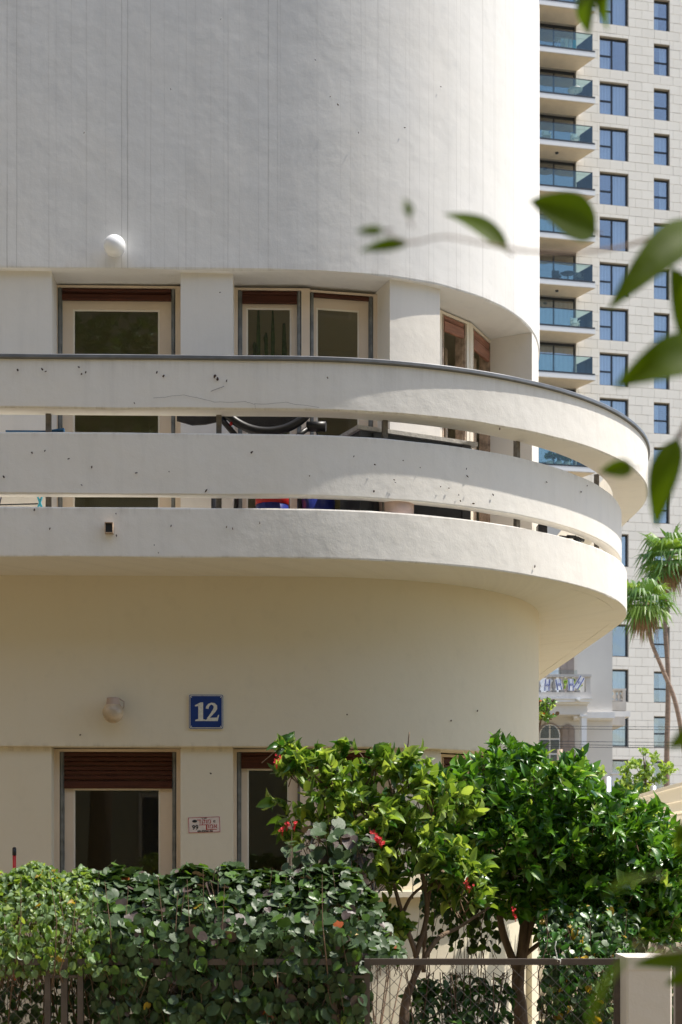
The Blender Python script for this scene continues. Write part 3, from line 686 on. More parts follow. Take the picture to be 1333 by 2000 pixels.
def bucket(x, d, r, h, mats, name, label, cat, band=None, top=1.08, group=None, dark=False):
    q = upto(P(x, 980, d)); q.z = ZB; t = thing(name, label, cat, q, group)
    m = MB(); m.lathe(q, XYZ, [(0, 0.002), (r*0.94, 0.002), (r, h*0.3), (r*top, h), (r*top*0.96, h), (r*0.9, 0.03)], 28)
    m.build('body', mats, t); return t, q
b1, q1 = bucket(532, 9.62, 0.110, 0.40, 'blue_paint', 'paint_bucket', 'blue bucket with a red label band and white letters on the balcony floor', 'bucket', group='buckets on the balcony', top=1.0)
m = MB(); m.lathe(q1, XYZ, [(0.1115, 0.275), (0.1125, 0.276), (0.1125, 0.40), (0.111, 0.40)], 28); m.build('label_band', 'red_paint', b1)
for i, ch in enumerate('TMX'):
    an = R(-128+i*16); n_ = Vector((math.cos(an), math.sin(an), 0)); u_ = Vector((-n_.y, n_.x, 0))
    text_mesh(ch, 0.055, q1+n_*0.1135+XYZ[2]*0.318, (u_, XYZ[2], n_), 'white_paint', b1, bold=0.002)
bucket(622, 9.60, 0.112, 0.36, 'blue_paint', 'paint_bucket', 'plain dark blue bucket right of the red banded one on the balcony', 'bucket', group='buckets on the balcony', top=1.0)
bucket(775, 9.50, 0.112, 0.42, 'terracotta', 'plant_pot', 'pale pinkish tapering plant pot standing before the grey cabinet', 'pot', top=1.1)
bucket(422, 9.60, 0.03, 0.36, 'black_plastic', 'black_canister', 'slim black canister at the balcony post left of the buckets', 'canister', top=1.1)
pc = thing('pushchair', 'folded black pushchair with round hood rim behind the balcony band', 'pushchair', upto(P(520, 820, 9.5))+XYZ[2]*ZB)
cc_ = P(522, 742, 9.48); m = MB(); rr = 0.355
m.tube([cc_+Vector((rr*math.cos(a), 0.0+0.05*math.sin(a), rr*math.sin(a))) for a in np.linspace(R(-165), R(-15), 26)], 0.030, 8); m.build('hood_rim', 'black_plastic', pc)
m = MB(); pts = [(0.335*math.cos(a), 0.335*math.sin(a)) for a in np.linspace(R(-160), R(-20), 22)]; m.prism(pts, cc_, (XYZ[0], XYZ[2], Vector((0, -1, 0))), -0.05, -0.01); m.build('hood', 'dark_fabric', pc)
m = MB(); m.tube([P(600, 833, 9.46), P(637, 833, 9.44)], 0.034, 14); m.build('wheel_hub', 'black_plastic', pc)
m = MB(); m.prism([(0, 0), (0.10, -0.028), (0.19, -0.022), (0.34, 0.012), (0.35, 0.05), (0.2, 0.03), (0.0, 0.03)], P(346, 822, 9.5), (XYZ[0], XYZ[2], Vector((0, -1, 0))), -0.01, 0.01); m.build('cover', 'dark_fabric', pc)
m = MB(); m.tube([P(430, 815, 9.45), P(460, 850, 9.44)], 0.02, 8); m.tube([P(570, 860, 9.42), P(600, 838, 9.44)], 0.018, 8); m.tube([P(618, 838, 9.45), P(622, 858, 9.46)], 0.006, 6)
m.tube([P(470, 870, 9.5), upto(P(455, 870, 9.55))+XYZ[2]*ZB], 0.015, 8); m.tube([P(580, 870, 9.5), upto(P(590, 870, 9.55))+XYZ[2]*ZB], 0.015, 8); m.build('folding_frame', 'black_plastic', pc)
m = MB(); q = P(451.5, 827, 9.42); m.lathe(q, (XYZ[0], XYZ[2], Vector((0, -1, 0))), [(0.010, -0.02), (0.010, 0.006), (0.0, 0.008)], 10); m.build('stud', 'red_paint', pc)
bx = thing('toolbox', 'black open toolbox with straps between blue bucket and plant pot', 'toolbox', upto(P(700, 990, 9.6))+XYZ[2]*ZB)
q = upto(P(662, 990, 9.62)); m = MB(); m.fbox(q, XYZ, (0, 0, ZB), (0.235, 0.14, ZB+0.235)); m.build('body', 'black_plastic', bx)
m = MB(); m.fbox(q, XYZ, (0.10, -0.012, ZB), (0.135, 0, ZB+0.26)); m.build('strap', 'grey_box', bx)
dr = thing('drying_rack', 'folding drying rack with blue top and turquoise crossed legs at balcony left end', 'rack', upto(P(70, 840, 9.55))+XYZ[2]*ZB)
m = MB(); q = P(12, 844, 9.55); q2 = P(124, 841, 9.55); m.fbox(q, XYZ, (0, -0.02, -0.002), (q2.x-q.x, 0.02, 0.008)); m.prism([(0.22, 0.0), (0.386, 0), (0.386, 0.026)], q, (XYZ[0], XYZ[2], Vector((0, -1, 0))), -0.02, 0.02); m.build('top', 'blue_panel', dr)
for x0, x1 in ((73, 83), (83, 73)):
    m = MB(); pa, pb = P(x0, 968, 9.5), P(x1, 995, 9.5); dv = (pb-pa); m.tube([pa-dv*1.0, pb+dv*0.45], 0.0075, 8); m.build('leg', 'turquoise', dr)
m = MB(); m.tube([P(-40, 987, 9.52), P(74, 984, 9.5)], 0.0045, 6); m.tube([P(2, 966, 9.5), P(-6, 1000, 9.5)], 0.01, 6); m.build('crossbar', 'black_plastic', dr)
hb = thing('pruning_shears', 'black handled garden tool with a teal spring lying at the balcony corner', 'tool', upto(P(1118, 1050, 10.5))+XYZ[2]*ZB)
m = MB(); m.tube([P(1094, 1048, 10.4), P(1108, 1050, 10.42)], 0.011, 8); m.tube([P(1109, 1048, 10.42), P(1124, 1049, 10.45)], 0.013, 8); m.tube([P(1122, 1048, 10.45), P(1133, 1062, 10.47)], [0.016, 0.02], 8); m.tube([P(1128, 1050, 10.47), P(1141, 1056, 10.5)], 0.011, 8)
m.tube([P(1133, 1060, 10.47), upto(P(1140, 1070, 10.5))+XYZ[2]*ZB], 0.02, 8); m.build('handle', 'black_plastic', hb)
m = MB(); m.tube([P(1121, 1056, 10.44), P(1126, 1063, 10.44)], 0.01, 8); m.build('spring', 'turquoise', hb)
wb = thing('wall_box', 'small dark box near the balcony corner wall seen through the lower gap', 'box', upto(P(1058, 1030, 10.9))+XYZ[2]*ZB)
m = MB(); q = upto(P(1052, 1030, 11.0)); m.fbox(q, XYZ, (0, 0, ZB), (0.07, 0.10, 4.06)); m.build('body', 'black_plastic', wb)
# potted cacti behind the glass door
cx_ = upto(P(535, 700, 10.36)); cx_.z = ZB
ct = thing('cactus_plant', 'tall columnar cacti with leafy stems behind the left of the paired glass doors', 'plant', cx_)
for i, (x, y0) in enumerate(((505, 598), (533, 605), (555, 632), (497, 668), (520, 650))):
    m = MB(); pts = [P(x+rnd.uniform(-1, 1), yy, 10.30+i*0.02) for yy in np.linspace(1000 if i < 3 else 720, y0, 8)]
    m.tube(pts, [0.013]*6+[0.016, 0.006] if i != 2 else [0.02]*7+[0.01], 8); m.build('stem', 'cactus', ct)
m = MB(); q = cx_.copy(); m.lathe(q, XYZ, [(0, 0), (0.09, 0), (0.12, 0.3), (0.11, 0.3), (0, 0.27)], 20); m.build('pot', 'terracotta', ct)

# ------------------------------------------------------------------ leaves
def leaf_tpl(kind):
    if kind == 'pointed':   # lanceolate, folded on the midrib, tip drooping
        ys = [0.0, 0.25, 0.55, 0.8, 1.0]; ws = [0.0, 0.17, 0.20, 0.11, 0.0]; dz = [0, 0.02, 0.01, -0.04, -0.11]
    elif kind == 'broad':
        ys = [0.0, 0.15, 0.45, 0.78, 1.0]; ws = [0.0, 0.30, 0.37, 0.24, 0.0]; dz = [0, 0.03, 0.03, -0.02, -0.10]
    elif kind == 'heart':
        v = [(0, 0.08, 0)]; ring = [(0.0, 0.08), (0.20, -0.03), (0.42, 0.10), (0.50, 0.36), (0.40, 0.66), (0.18, 0.88), (0, 1.0), (-0.18, 0.88), (-0.40, 0.66), (-0.50, 0.36), (-0.42, 0.10), (-0.20, -0.03)]
        v = [(0, 0.42, -0.02)]+[(x, y, 0.05*abs(x)*2-0.10*max(0, y-0.6)+0.03*math.sin(7*x)) for x, y in ring]
        return np.array(v, np.float32), [(0, i+1, (i+1) % 12+1) for i in range(12)]
    v = []; 
    for y, w_, z in zip(ys, ws, dz):
        if w_ == 0: v.append((0, y, z))
        else: v += [(-w_, y, z+w_*0.45), (0, y, z), (w_, y, z+w_*0.45)]
    f = [(0, 2, 1), (0, 3, 2)]
    for i in (1, 4):
        f += [(i, i+1, i+4, i+3), (i+1, i+2, i+5, i+4)]
    f += [(7, 8, 10), (8, 9, 10)]
    return np.array(v, np.float32), f
TPL = {k: leaf_tpl(k) for k in ('pointed', 'broad', 'heart')}
TPL_MESH = {}
def tpl_mesh(kind, mat):
    if (kind, mat) not in TPL_MESH:
        v, f = TPL[kind]; me = bpy.data.meshes.new('leaf'); me.from_pydata(v.tolist(), [], f); me.materials.append(MATS[mat])
        me.polygons.foreach_set('use_smooth', [True]*len(f)); me.update(); TPL_MESH[(kind, mat)] = me
    return TPL_MESH[(kind, mat)]
def norm(a): return a/np.maximum(np.linalg.norm(a, axis=1, keepdims=True), 1e-6)
def leaves(parent, kind, mats, weights, Pp, T, N, S, nobj=300, name='leaf', asp=None):
    Pp = np.asarray(Pp, np.float32); T = norm(np.asarray(T, np.float32)); N = np.asarray(N, np.float32); S = np.asarray(S, np.float32)
    N = norm(N-T*np.sum(N*T, 1, keepdims=True)); X = np.cross(T, N)
    n = len(Pp); asp = np.ones(n, np.float32) if asp is None else asp
    Z = N*(1+nrng.uniform(-1.8, 2.4, (n, 1)))       # fold depth differs leaf to leaf
    mi = nrng.choice(len(mats), n, p=np.array(weights)/sum(weights))
    order = np.arange(n)
    if nobj:
        camp = np.array([0, 0, CAMH]); d = np.linalg.norm(Pp-camp, axis=1); face = np.abs(np.sum(N*norm(camp-Pp), 1))
        dx = Pp@np.array(RT)/(Pp@np.array(FW)); infr = (np.abs(dx) < 0.24)
        sc = S/d*(0.4+face)*infr*np.exp(-(d-np.percentile(d, 3))*1.6)
        order = np.argsort(-sc)
        for i in order[:nobj]:
            o = bpy.data.objects.new(name, tpl_mesh(kind, mats[mi[i]])); COL.objects.link(o); o.parent = parent
            if parent.type == 'EMPTY': o.matrix_parent_inverse = Matrix.Translation(-parent.location)
            s = float(S[i]); M = Matrix.Identity(4)
            for r_ in range(3):
                M[r_][0] = X[i, r_]*s*asp[i]; M[r_][1] = T[i, r_]*s; M[r_][2] = Z[i, r_]*s*0.999; M[r_][3] = Pp[i, r_]
            # keep axes orthogonal: scale lives in the columns
            o.matrix_basis = M
        order = order[nobj:]
    if len(order) == 0: return
    tv, tf = TPL[kind]; k = len(tv)
    Xo, To, Zo, So, Po = X[order], T[order], Z[order], S[order], Pp[order]
    V = Po[:, None, :]+So[:, None, None]*(tv[None, :, 0:1]*Xo[:, None, :]*asp[order][:, None, None]+tv[None, :, 1:2]*To[:, None, :]+tv[None, :, 2:3]*Zo[:, None, :])
    V = V.reshape(-1, 3)
    lt = np.array([len(f) for f in tf]); flat = np.array([i for f in tf for i in f])
    nn = len(order); loops = (flat[None, :]+(np.arange(nn)*k)[:, None]).ravel().astype(np.int32)
    tot = np.tile(lt, nn).astype(np.int32); start = np.concatenate([[0], np.cumsum(tot)[:-1]]).astype(np.int32)
    me = bpy.data.meshes.new('foliage'); me.vertices.add(len(V)); me.vertices.foreach_set('co', V.astype(np.float32).ravel())
    me.loops.add(len(loops)); me.loops.foreach_set('vertex_index', loops); me.polygons.add(len(tot)); me.polygons.foreach_set('loop_start', start)
    me.polygons.foreach_set('loop_total', tot)
    for mm in mats: me.materials.append(MATS[mm])
    me.polygons.foreach_set('material_index', np.repeat(mi[order], len(tf)).astype(np.int32)); me.polygons.foreach_set('use_smooth', np.ones(len(tot), bool))
    me.update(calc_edges=True); me.validate(); link('foliage', me, parent, kind='stuff')

def rand_dir(n): return norm(nrng.normal(size=(n, 3)))
def shoots(centres, n, shell=0.5, up=0.5, clip=None, low=-0.55):
    """shoot tips inside a union of ellipsoids: (centre Vector, (rx, ry, rz))"""
    w_ = np.array([r[0]*r[1]*r[2] for c, r in centres])**0.75; w_ /= w_.sum(); out, dr_ = [], []
    while len(out) < n:
        i = nrng.choice(len(centres), p=w_); c, r = centres[i]; d = rand_dir(1)[0]
        if d[2] < low: continue
        rad = shell+(1-shell)*nrng.rand()**0.5; rad *= 1+0.10*mn.noise(Vector(d*2.5+np.array(c)))*2
        p = np.array(c)+d*rad*np.array(r)
        if clip is not None and not clip(p): continue
        out.append(p); dd = d+np.array([0, -0.15, up])+nrng.normal(size=3)*0.35; dr_.append(dd/np.linalg.norm(dd))
    return np.array(out), np.array(dr_)
def shoot_leaves(tips, dirs, per, length, size, spread=0.9, droop=0.2, jit=0.25):
    Pp, T, N, S = [], [], [], []
    for p, d in zip(tips, dirs):
        a = np.cross(d, [0.2, 0.3, 0.93]); a /= max(np.linalg.norm(a), 1e-5); b = np.cross(d, a); k = nrng.randint(max(2, per-2), per+2); ph = nrng.rand()*6.28
        for j in range(k):
            an = ph+j*2.4; f = j/max(1, k-1); rd = a*math.cos(an)+b*math.sin(an)
            op = spread*(1.25-0.9*f)
            t = d*math.cos(op)+rd*math.sin(op)+np.array([0, 0, -droop*(1-f)])+nrng.normal(size=3)*jit*0.4
            Pp.append(p-d*length*(1-f)); T.append(t); nn_ = d*math.sin(op)-rd*math.cos(op)+nrng.normal(size=3)*jit+np.array([0, 0, 0.3]); N.append(nn_); S.append(size*nrng.uniform(0.65, 1.25)*(1-0.35*f*(nrng.rand() < 0.6)))
    return Pp, T, N, S
def twigs(parent, tips, dirs, length, rad=0.0016, mat='twig', every=1):
    m = MB()
    for p, d in list(zip(tips, dirs))[::every]:
        p = Vector(p); d = Vector(d); m.tube([p-d*length*2.0+Vector((0, 0, -length*0.5)), p-d*length*0.8, p], [rad*1.8, rad*1.3, rad*0.5], 3, caps=False)
    m.build('twigs', mat, parent, kind='stuff')
def branch(parent, pts, rad, mat='bark', name='branch', sides=9):
    """smooth branch through pixel points (x, y, depth)"""
    Q = [P(*p) for p in pts]; out, rr = [], []
    for i in range(len(Q)-1):
        p0, p1, p2, p3 = Q[max(i-1, 0)], Q[i], Q[i+1], Q[min(i+2, len(Q)-1)]
        for k in range(6):
            t = k/6; out.append(0.5*((2*p1)+(p2-p0)*t+(2*p0-5*p1+4*p2-p3)*t*t+(3*p1-p0-3*p2+p3)*t**3)); f = (i+t)/(len(Q)-1); rr.append(rad[0]*(1-f)+rad[1]*f+rad[1]*0.12*wob(f*9, 1, i))
    out.append(Q[-1]); rr.append(rad[1]); m = MB(); m.tube(out, rr, sides); m.build(name, mat, parent)

# --- middle shrub with red flowers
D1 = 7.3
jat = thing('flowering_shrub', 'loose light green shrub with small red flower clusters before the paired windows', 'shrub', upto(P(790, 2000, D1)))
for pts, r_ in (([(792, 2110, D1), (790, 1985, D1), (800, 1930, D1)], (0.031, 0.020)),
               ([(800, 1930, D1), (850, 1840, D1), (900, 1810, D1+0.2), (960, 1770, D1+0.2)], (0.016, 0.006)),
               ([(795, 1950, D1), (815, 1880, D1), (790, 1800, D1), (760, 1700, D1), (720, 1620, D1)], (0.018, 0.006)),
               ([(812, 1870, D1), (835, 1780, D1), (820, 1690, D1), (780, 1600, D1), (760, 1520, D1)], (0.015, 0.006)),
               ([(740, 1875, D1-0.1), (780, 1800, D1), (815, 1740, D1), (900, 1700, D1)], (0.012, 0.006)),
               ([(828, 1900, D1+.1), (832, 1800, D1+.1), (845, 1720, D1), (870, 1640, D1)], (0.012, 0.006)),
               ([(720, 1620, D1), (660, 1560, D1), (600, 1500, D1), (560, 1450, D1)], (0.008, 0.004)),
               ([(760, 1700, D1), (700, 1690, D1), (640, 1650, D1), (580, 1620, D1)], (0.009, 0.004)),
               ([(760, 1560, D1), (790, 1500, D1), (800, 1430, D1)], (0.006, 0.003)),
               ([(700, 1560, D1), (735, 1500, D1), (760, 1480, D1)], (0.006, 0.003))):
    branch(jat, pts, r_, 'bark', 'trunk' if r_[0] > 0.03 else 'branch')
px2m = D1/FPX
def blob(x, y, d, rxp, rzp, ry=0.3): return (P(x, y, d), (rxp*d/FPX, ry, rzp*d/FPX))
jb = [blob(590, 1490, D1, 60, 45, 0.18), blob(650, 1545, D1, 90, 60, 0.25), blob(600, 1620, D1+.1, 70, 60, 0.2), blob(720, 1600, D1, 100, 80, 0.3), blob(700, 1690, D1, 100, 70, 0.28), blob(780, 1500, D1, 60, 55, 0.18), blob(850, 1560, D1, 90, 70, 0.25),
      blob(820, 1660, D1, 110, 80, 0.3), blob(790, 1440, D1, 18, 30, 0.08), blob(740, 1480, D1, 50, 30, 0.12), blob(552, 1455, D1, 16, 22, 0.08), blob(640, 1480, D1, 40, 22, .1), blob(690, 1450, D1, 10, 25, .06), blob(840, 1490, D1, 14, 26, .06), blob(540, 1560, D1, 25, 30, .1), blob(900, 1740, D1, 60, 40, .2), blob(880, 1690, D1-.1, 80, 60, 0.2), blob(650, 1770, D1, 70, 60, 0.2), blob(740, 1800, D1, 60, 50, .2)]
tp, dd = shoots(jb, 350, 0.15, 0.7)
twigs(jat, tp, dd, 0.07, 0.0018)
a_ = shoot_leaves(tp, dd, 8, 0.07, 0.082, 0.95, 0.15)
leaves(jat, 'broad', ['leaf_mid', 'leaf_mid_b', 'leaf_fresh', 'leaf_citrus'], [4, 5, 3.5, 2], *a_, asp=nrng.uniform(0.55, 0.8, len(a_[3])).astype(np.float32))
def flowers(parent, spots, d, r=0.012, n=9):
    r *= 0.8; n = max(4, n-2)
    for x, y in spots:
        c = P(x, y, d); m = MB()
        for k in range(n):
            o = c+Vector((rnd.gauss(0, r*1.1), rnd.gauss(0, r*0.8), rnd.gauss(0, r*1.2))); nrm = Vector((rnd.uniform(-.6, .6), -1, rnd.uniform(-.2, .9))).normalized(); u = nrm.cross(XYZ[2]).normalized(); v_ = u.cross(nrm)
            for q in range(5):
                an = 2*math.pi*q/5; e = u*math.cos(an)+v_*math.sin(an); s_ = u*-math.sin(an)+v_*math.cos(an)
                m.quad([o, o+e*r*0.7+s_*r*0.35+nrm*0.002, o+e*r*1.0+nrm*0.001, o+e*r*0.7-s_*r*0.35+nrm*0.002])
            m.tube([o, c+Vector((0, 0.01, -0.03))], 0.0009, 3, caps=False)
        m.build('flower_cluster', 'flower_red', parent)
flowers(jat, [(544, 1477), (541, 1490)], D1-.2, 0.009, 6); flowers(jat, [(560, 1612), (575, 1612), (552, 1622)], D1-.28, 0.010, 8); flowers(jat, [(738, 1636), (745, 1645), (730, 1632)], D1-.38, 0.012, 9); flowers(jat, [(913, 1727), (917, 1733)], D1-.3, 0.009, 6); flowers(jat, [(1003, 1778), (1008, 1790)], D1-.3, 0.008, 5)

# --- dense dark green tree at right
D2 = 7.9
cit = thing('citrus_tree', 'dense round dark green glossy leaved tree at right behind the mesh fence', 'tree', upto(P(1018, 2000, D2)))
for pts, r_ in (([(1020, 2140, D2), (1018, 2000, D2), (1012, 1930, D2), (1015, 1880, D2)], (0.042, 0.034)),
               ([(1012, 1900, D2), (985, 1830, D2), (975, 1780, D2), (960, 1690, D2), (950, 1600, D2)], (0.025, 0.010)),
               ([(1016, 1890, D2), (1025, 1800, D2), (1030, 1720, D2), (1060, 1620, D2), (1080, 1540, D2)], (0.028, 0.010)),
               ([(1020, 1885, D2), (1040, 1800, D2), (1080, 1730, D2), (1150, 1690, D2), (1230, 1660, D2)], (0.022, 0.009)),
               ([(1020, 1870, D2), (1100, 1810, D2), (1160, 1780, D2), (1250, 1760, D2)], (0.014, 0.008)),
               ([(975, 1780, D2), (930, 1700, D2), (900, 1640, D2)], (0.014, 0.006))):
    branch(cit, pts, r_, 'bark', 'trunk' if r_[0] > 0.04 else 'branch')
cb = [blob(960, 1560, D2, 110, 85, 0.45), blob(1060, 1552, D2, 130, 75, 0.6), blob(1150, 1612, D2, 130, 80, 0.65), blob(1230, 1660, D2, 110, 80, 0.6), blob(1290, 1720, D2, 90, 80, 0.5), blob(1020, 1650, D2, 150, 90, 0.6), blob(1180, 1720, D2, 130, 80, 0.6),
      blob(1000, 1720, D2, 110, 50, 0.45), blob(900, 1620, D2, 60, 70, 0.3), blob(1240, 1790, D2, 110, 70, 0.5), blob(1130, 1800, D2+.1, 90, 55, 0.4), blob(1350, 1780, D2, 80, 80, .4), blob(1000, 1475, D2, 60, 28, .25), blob(1085, 1510, D2, 50, 24, .3), blob(1110, 1560, 10.4, 55, 45, 0.3), blob(1170, 1600, 10.4, 50, 40, 0.4), blob(1230, 1680, 9.7, 90, 80, 0.6), blob(1130, 1770, D2-.2, 90, 60, .4), blob(1200, 1810, D2, 110, 55, .5), blob(1010, 1765, D2, 110, 36, .4), blob(890, 1560, D2+.3, 60, 60, .3), blob(870, 1640, D2+.3, 60, 60, .3)]
tp, dd = shoots(cb, 2200, 0.45, 0.55)
twigs(cit, tp, dd, 0.05, 0.0018, every=2)
a_ = shoot_leaves(tp, dd, 8, 0.055, 0.085, 0.85, 0.15)
leaves(cit, 'pointed', ['leaf_citrus', 'leaf_citrus_b', 'leaf_mid', 'leaf_fresh'], [5, 5, 2, 0.6], *a_, asp=nrng.uniform(0.9, 1.3, len(a_[3])).astype(np.float32))

# --- hedge
D3 = 6.75
def hedge(name, label, x0, x1, ytop, ybot, n, kind, mats, wts, size, d0, d1, topness=0.35, nobj=300, flat=0.5, group=None, per=None, density_front=0.65):
    t = thing(name, label, 'hedge', upto(P((x0+x1)/2, 2000, (d0+d1)/2)), group)
    Pp, T, N, S = [], [], [], []
    m = MB()
    for i in range(n):
        x = nrng.uniform(x0, x1); top = ytop(x)+nrng.normal()*7+22*mn.noise(Vector((x*0.03, 1.7, 0)))
        r_ = nrng.rand(); d = nrng.uniform(d0, d1) if nrng.rand() > density_front else d0+abs(nrng.normal())*0.10
        if r_ < topness: y = top+abs(nrng.normal())*16
        else: y = top+(ybot-top)*nrng.rand()**1.15
        if kind == 'heart' and x > 714 and (y > 1868 or nrng.rand() < (x-700)/150): continue
        d = max(d, d0+0.50*max(0.0, 1-(y-top+12)/150.0)**1.5+nrng.rand()*0.05) if d1-d0 > 0.4 else d
        p = P(x, y, d)
        if mn.noise(Vector((x*0.012, y*0.012, 3.3))) < -0.28 and nrng.rand() < 0.45: continue
        upb = max(0.0, 1-(y-top)/(150.0 if d1-d0 > 0.4 else 70.0))
        nrm = np.array([nrng.normal()*0.6, -1.0+0.6*upb+nrng.normal()*0.45, 0.45+1.5*upb+nrng.normal()*0.45]); tip = np.array([nrng.normal()*0.6, -0.5*upb, -0.8+0.5*upb+nrng.normal()*0.35])
        Pp.append(p); T.append(tip); N.append(nrm); S.append(size*(0.4+0.95*nrng.rand()))
        if nrng.rand() < 0.4:
            p = Vector(p); back = Vector((rnd.uniform(-.04, .04), rnd.uniform(0.0, .08), -rnd.uniform(0.05, 0.14))); m.tube([p, p+back*0.5+Vector((rnd.uniform(-.01, .01), 0, 0)), p+back], [0.0008, 0.0013, 0.002], 3, caps=False)
    for i in range(int((x1-x0)/11)):
        x = rnd.uniform(x0, x1); d = rnd.uniform(d0, d1); tt = ytop(x)+rnd.uniform(-14, 30); a = P(x, tt, d); b = P(x+rnd.uniform(-25, 25), 1900, d); c = P(x+rnd.uniform(-40, 40), 2100, (d0+d1)/2)
        m.tube([c, b+Vector((rnd.uniform(-.03, .03), 0, 0)), (a+b)/2+Vector((rnd.uniform(-.03, .03), 0, 0)), a], [0.004, 0.003, 0.002, 0.001], 4, caps=False)
    m.build('stems', 'twig', t, kind='stuff')
    leaves(t, kind, mats, wts, Pp, T, N, S, nobj=nobj); return t
def ytop_main(x):
    if x < 420: return 1715+6*math.sin(x/23)
    if x < 560: return 1714-(x-420)*0.08
    return 1702+max(0, x-640)*0.2+max(0, x-690)*1.3
hedge('hibiscus_hedge', 'dark rounded leaf hedge with grey green and bronze leaves along the mesh fence', 185, 800, ytop_main, 2090, 11000, 'heart', ['leaf_dark', 'leaf_dark_b', 'leaf_bronze', 'leaf_mid', 'leaf_yellow', 'leaf_orange'], [9, 6, 1.2, 2.4, 0.05, 0.05], 0.049, 6.0, 7.0)
hedge('tall_hibiscus_shoots', 'tall upright dark leaved shoots rising behind the hedge beside the flowering shrub', 560, 730, lambda x: 1600+abs(x-640)*0.5, 1750, 150, 'heart', ['leaf_dark', 'leaf_dark_b', 'leaf_bronze'], [6, 6, 2], 0.066, 6.8, 7.1, topness=0.1, nobj=200)
hedge('lantana_bush', 'pale small leaved climbing bush spilling over the fence at far left', -60, 215, lambda x: 1705+max(0, x-80)*0.15+8*math.sin(x/14), 1900, 4000, 'broad', ['leaf_pale', 'leaf_mid_b', 'leaf_mid', 'leaf_fresh', 'leaf_yellow'], [6, 4, 3, 2, 0.25], 0.034, 6.0, 6.75, topness=0.3)
hedge('dark_ground_shrub', 'dark low shrub below the pale climber behind the far left fence posts', -60, 200, lambda x: 1870, 2090, 700, 'broad', ['leaf_dark', 'leaf_dark_b', 'leaf_mid'], [6, 4, 2], 0.045, 6.25, 6.8, topness=0.05, nobj=120)
hedge('privet_bush', 'small bright green glossy bush growing through the fence left of the open mesh panel', 545, 705, lambda x: 1875+abs(x-640)*0.25, 2090, 900, 'broad', ['leaf_mid_b', 'leaf_fresh', 'leaf_citrus_b', 'leaf_mid'], [5, 2, 3, 3], 0.038, 6.0, 6.45, topness=0.15, nobj=250)
hedge('understorey_plant', 'dark glossy low plant on the ground between the shrub and tree trunks', 800, 990, lambda x: 1915, 2090, 620, 'pointed', ['leaf_dark', 'leaf_citrus', 'leaf_mid'], [4, 4, 1], 0.075, 7.2, 7.8, topness=0.05, nobj=150)
hedge('climbing_plant', 'dark green climber with pale leaves behind the right end of the mesh panel', 1060, 1235, lambda x: 1780, 2090, 1900, 'broad', ['leaf_dark', 'leaf_citrus', 'leaf_pale', 'leaf_yellow'], [6, 4, 1, 0.3], 0.045, 6.9, 7.6, topness=0.05, nobj=200)
hedge('rear_vine', 'dark thin vine hanging behind the flowering shrub branches against the wall', 820, 970, lambda x: 1710, 1850, 330, 'broad', ['leaf_dark', 'leaf_mid'], [4, 2], 0.05, 8.0, 8.3, topness=0.1, nobj=80)
hedge('laurel_shrub', 'dark green shrub mass behind and below the right hand tree', 1210, 1420, lambda x: 1780, 2090, 900, 'broad', ['leaf_dark', 'leaf_citrus', 'leaf_mid_b'], [4, 4, 2], 0.05, 8.4, 9.2, topness=0.1, nobj=150)

# ------------------------------------------------------------------ fence
DF = 6.05
FO = P(0, 1650, DF); FO.z = 0; FA = (RT.copy(), FW.copy(), XYZ[2])
def fx(x): return x*DF/FPX
ZT = CAMH+(HY-1873)/FPX*DF
fence = thing('mesh_fence', 'brown metal fence of framed chain link panels along the garden front', 'fence', FO)
bw = 0.012
def bar(x0, x1, z0, z1, name='rail'):
    m = MB(); m.fbox(FO, FA, (fx(x0), -0.012, z0), (fx(x1), 0.012, z1)); m.build(name, 'fence_metal', fence)
ZL = 0.30
for x0, x1 in ((-260, 99), (152, 659), (712, 1211)):
    bar(x0+10, x1-10, ZT-0.026, ZT, 'top_rail'); bar(x0+10, x1-10, ZL, ZL+0.026, 'bottom_rail')
    bar(x0, x0+11, ZL, ZT, 'frame_bar'); bar(x1-11, x1, ZL, ZT, 'frame_bar')
    # chain link wires, alternately bent so that they hook into each other
    m = MB(); pitch = 0.062; zz0, zz1 = ZL+0.02, ZT-0.02; xa, xb = fx(x0+9), fx(x1-9); hgt = zz1-zz0; n = int((xb-xa+hgt)/pitch)
    for k in range(n+1):
        for sgn in (1, -1):
            b0 = xa-hgt+k*pitch if sgn > 0 else xa+k*pitch
            pts = []
            u0, u1 = (max(0, (xa-b0)/hgt), min(1, (xb-b0)/hgt)) if sgn > 0 else (max(0, (b0-xb)/hgt), min(1, (b0-xa)/hgt))
            if u1-u0 < 0.03: continue
            for q in range(9):
                u = u0+(u1-u0)*q/8; x = b0+u*hgt*sgn; z = zz0+u*hgt
                pts.append(FO+FA[0]*(x+0.002*math.sin(z*19+k))+FA[1]*(0.003*sgn+0.002*math.sin(x*7+z*5))+FA[2]*z)
            m.tube(pts, 0.0012, 4, caps=False)
    m.build('chain_link', 'wire_metal', fence, kind='stuff')
for x in (120, 681):
    bar(x, x+12, 0, ZT+0.002, 'post')
    zc = CAMH+(HY-1906)/FPX*DF
    bar(x-22, x, zc-0.010, zc+0.002, 'bracket'); bar(x+12, x+31, zc-0.010, zc+0.002, 'bracket')
m = MB()
m.fbox(FO, FA, (fx(-400), -0.05, 0), (fx(1225), 0.10, 0.28)); tag(m.build('kerb_wall', 'pillar_plaster'), 'low plastered base wall under the mesh fence panels', 'wall')
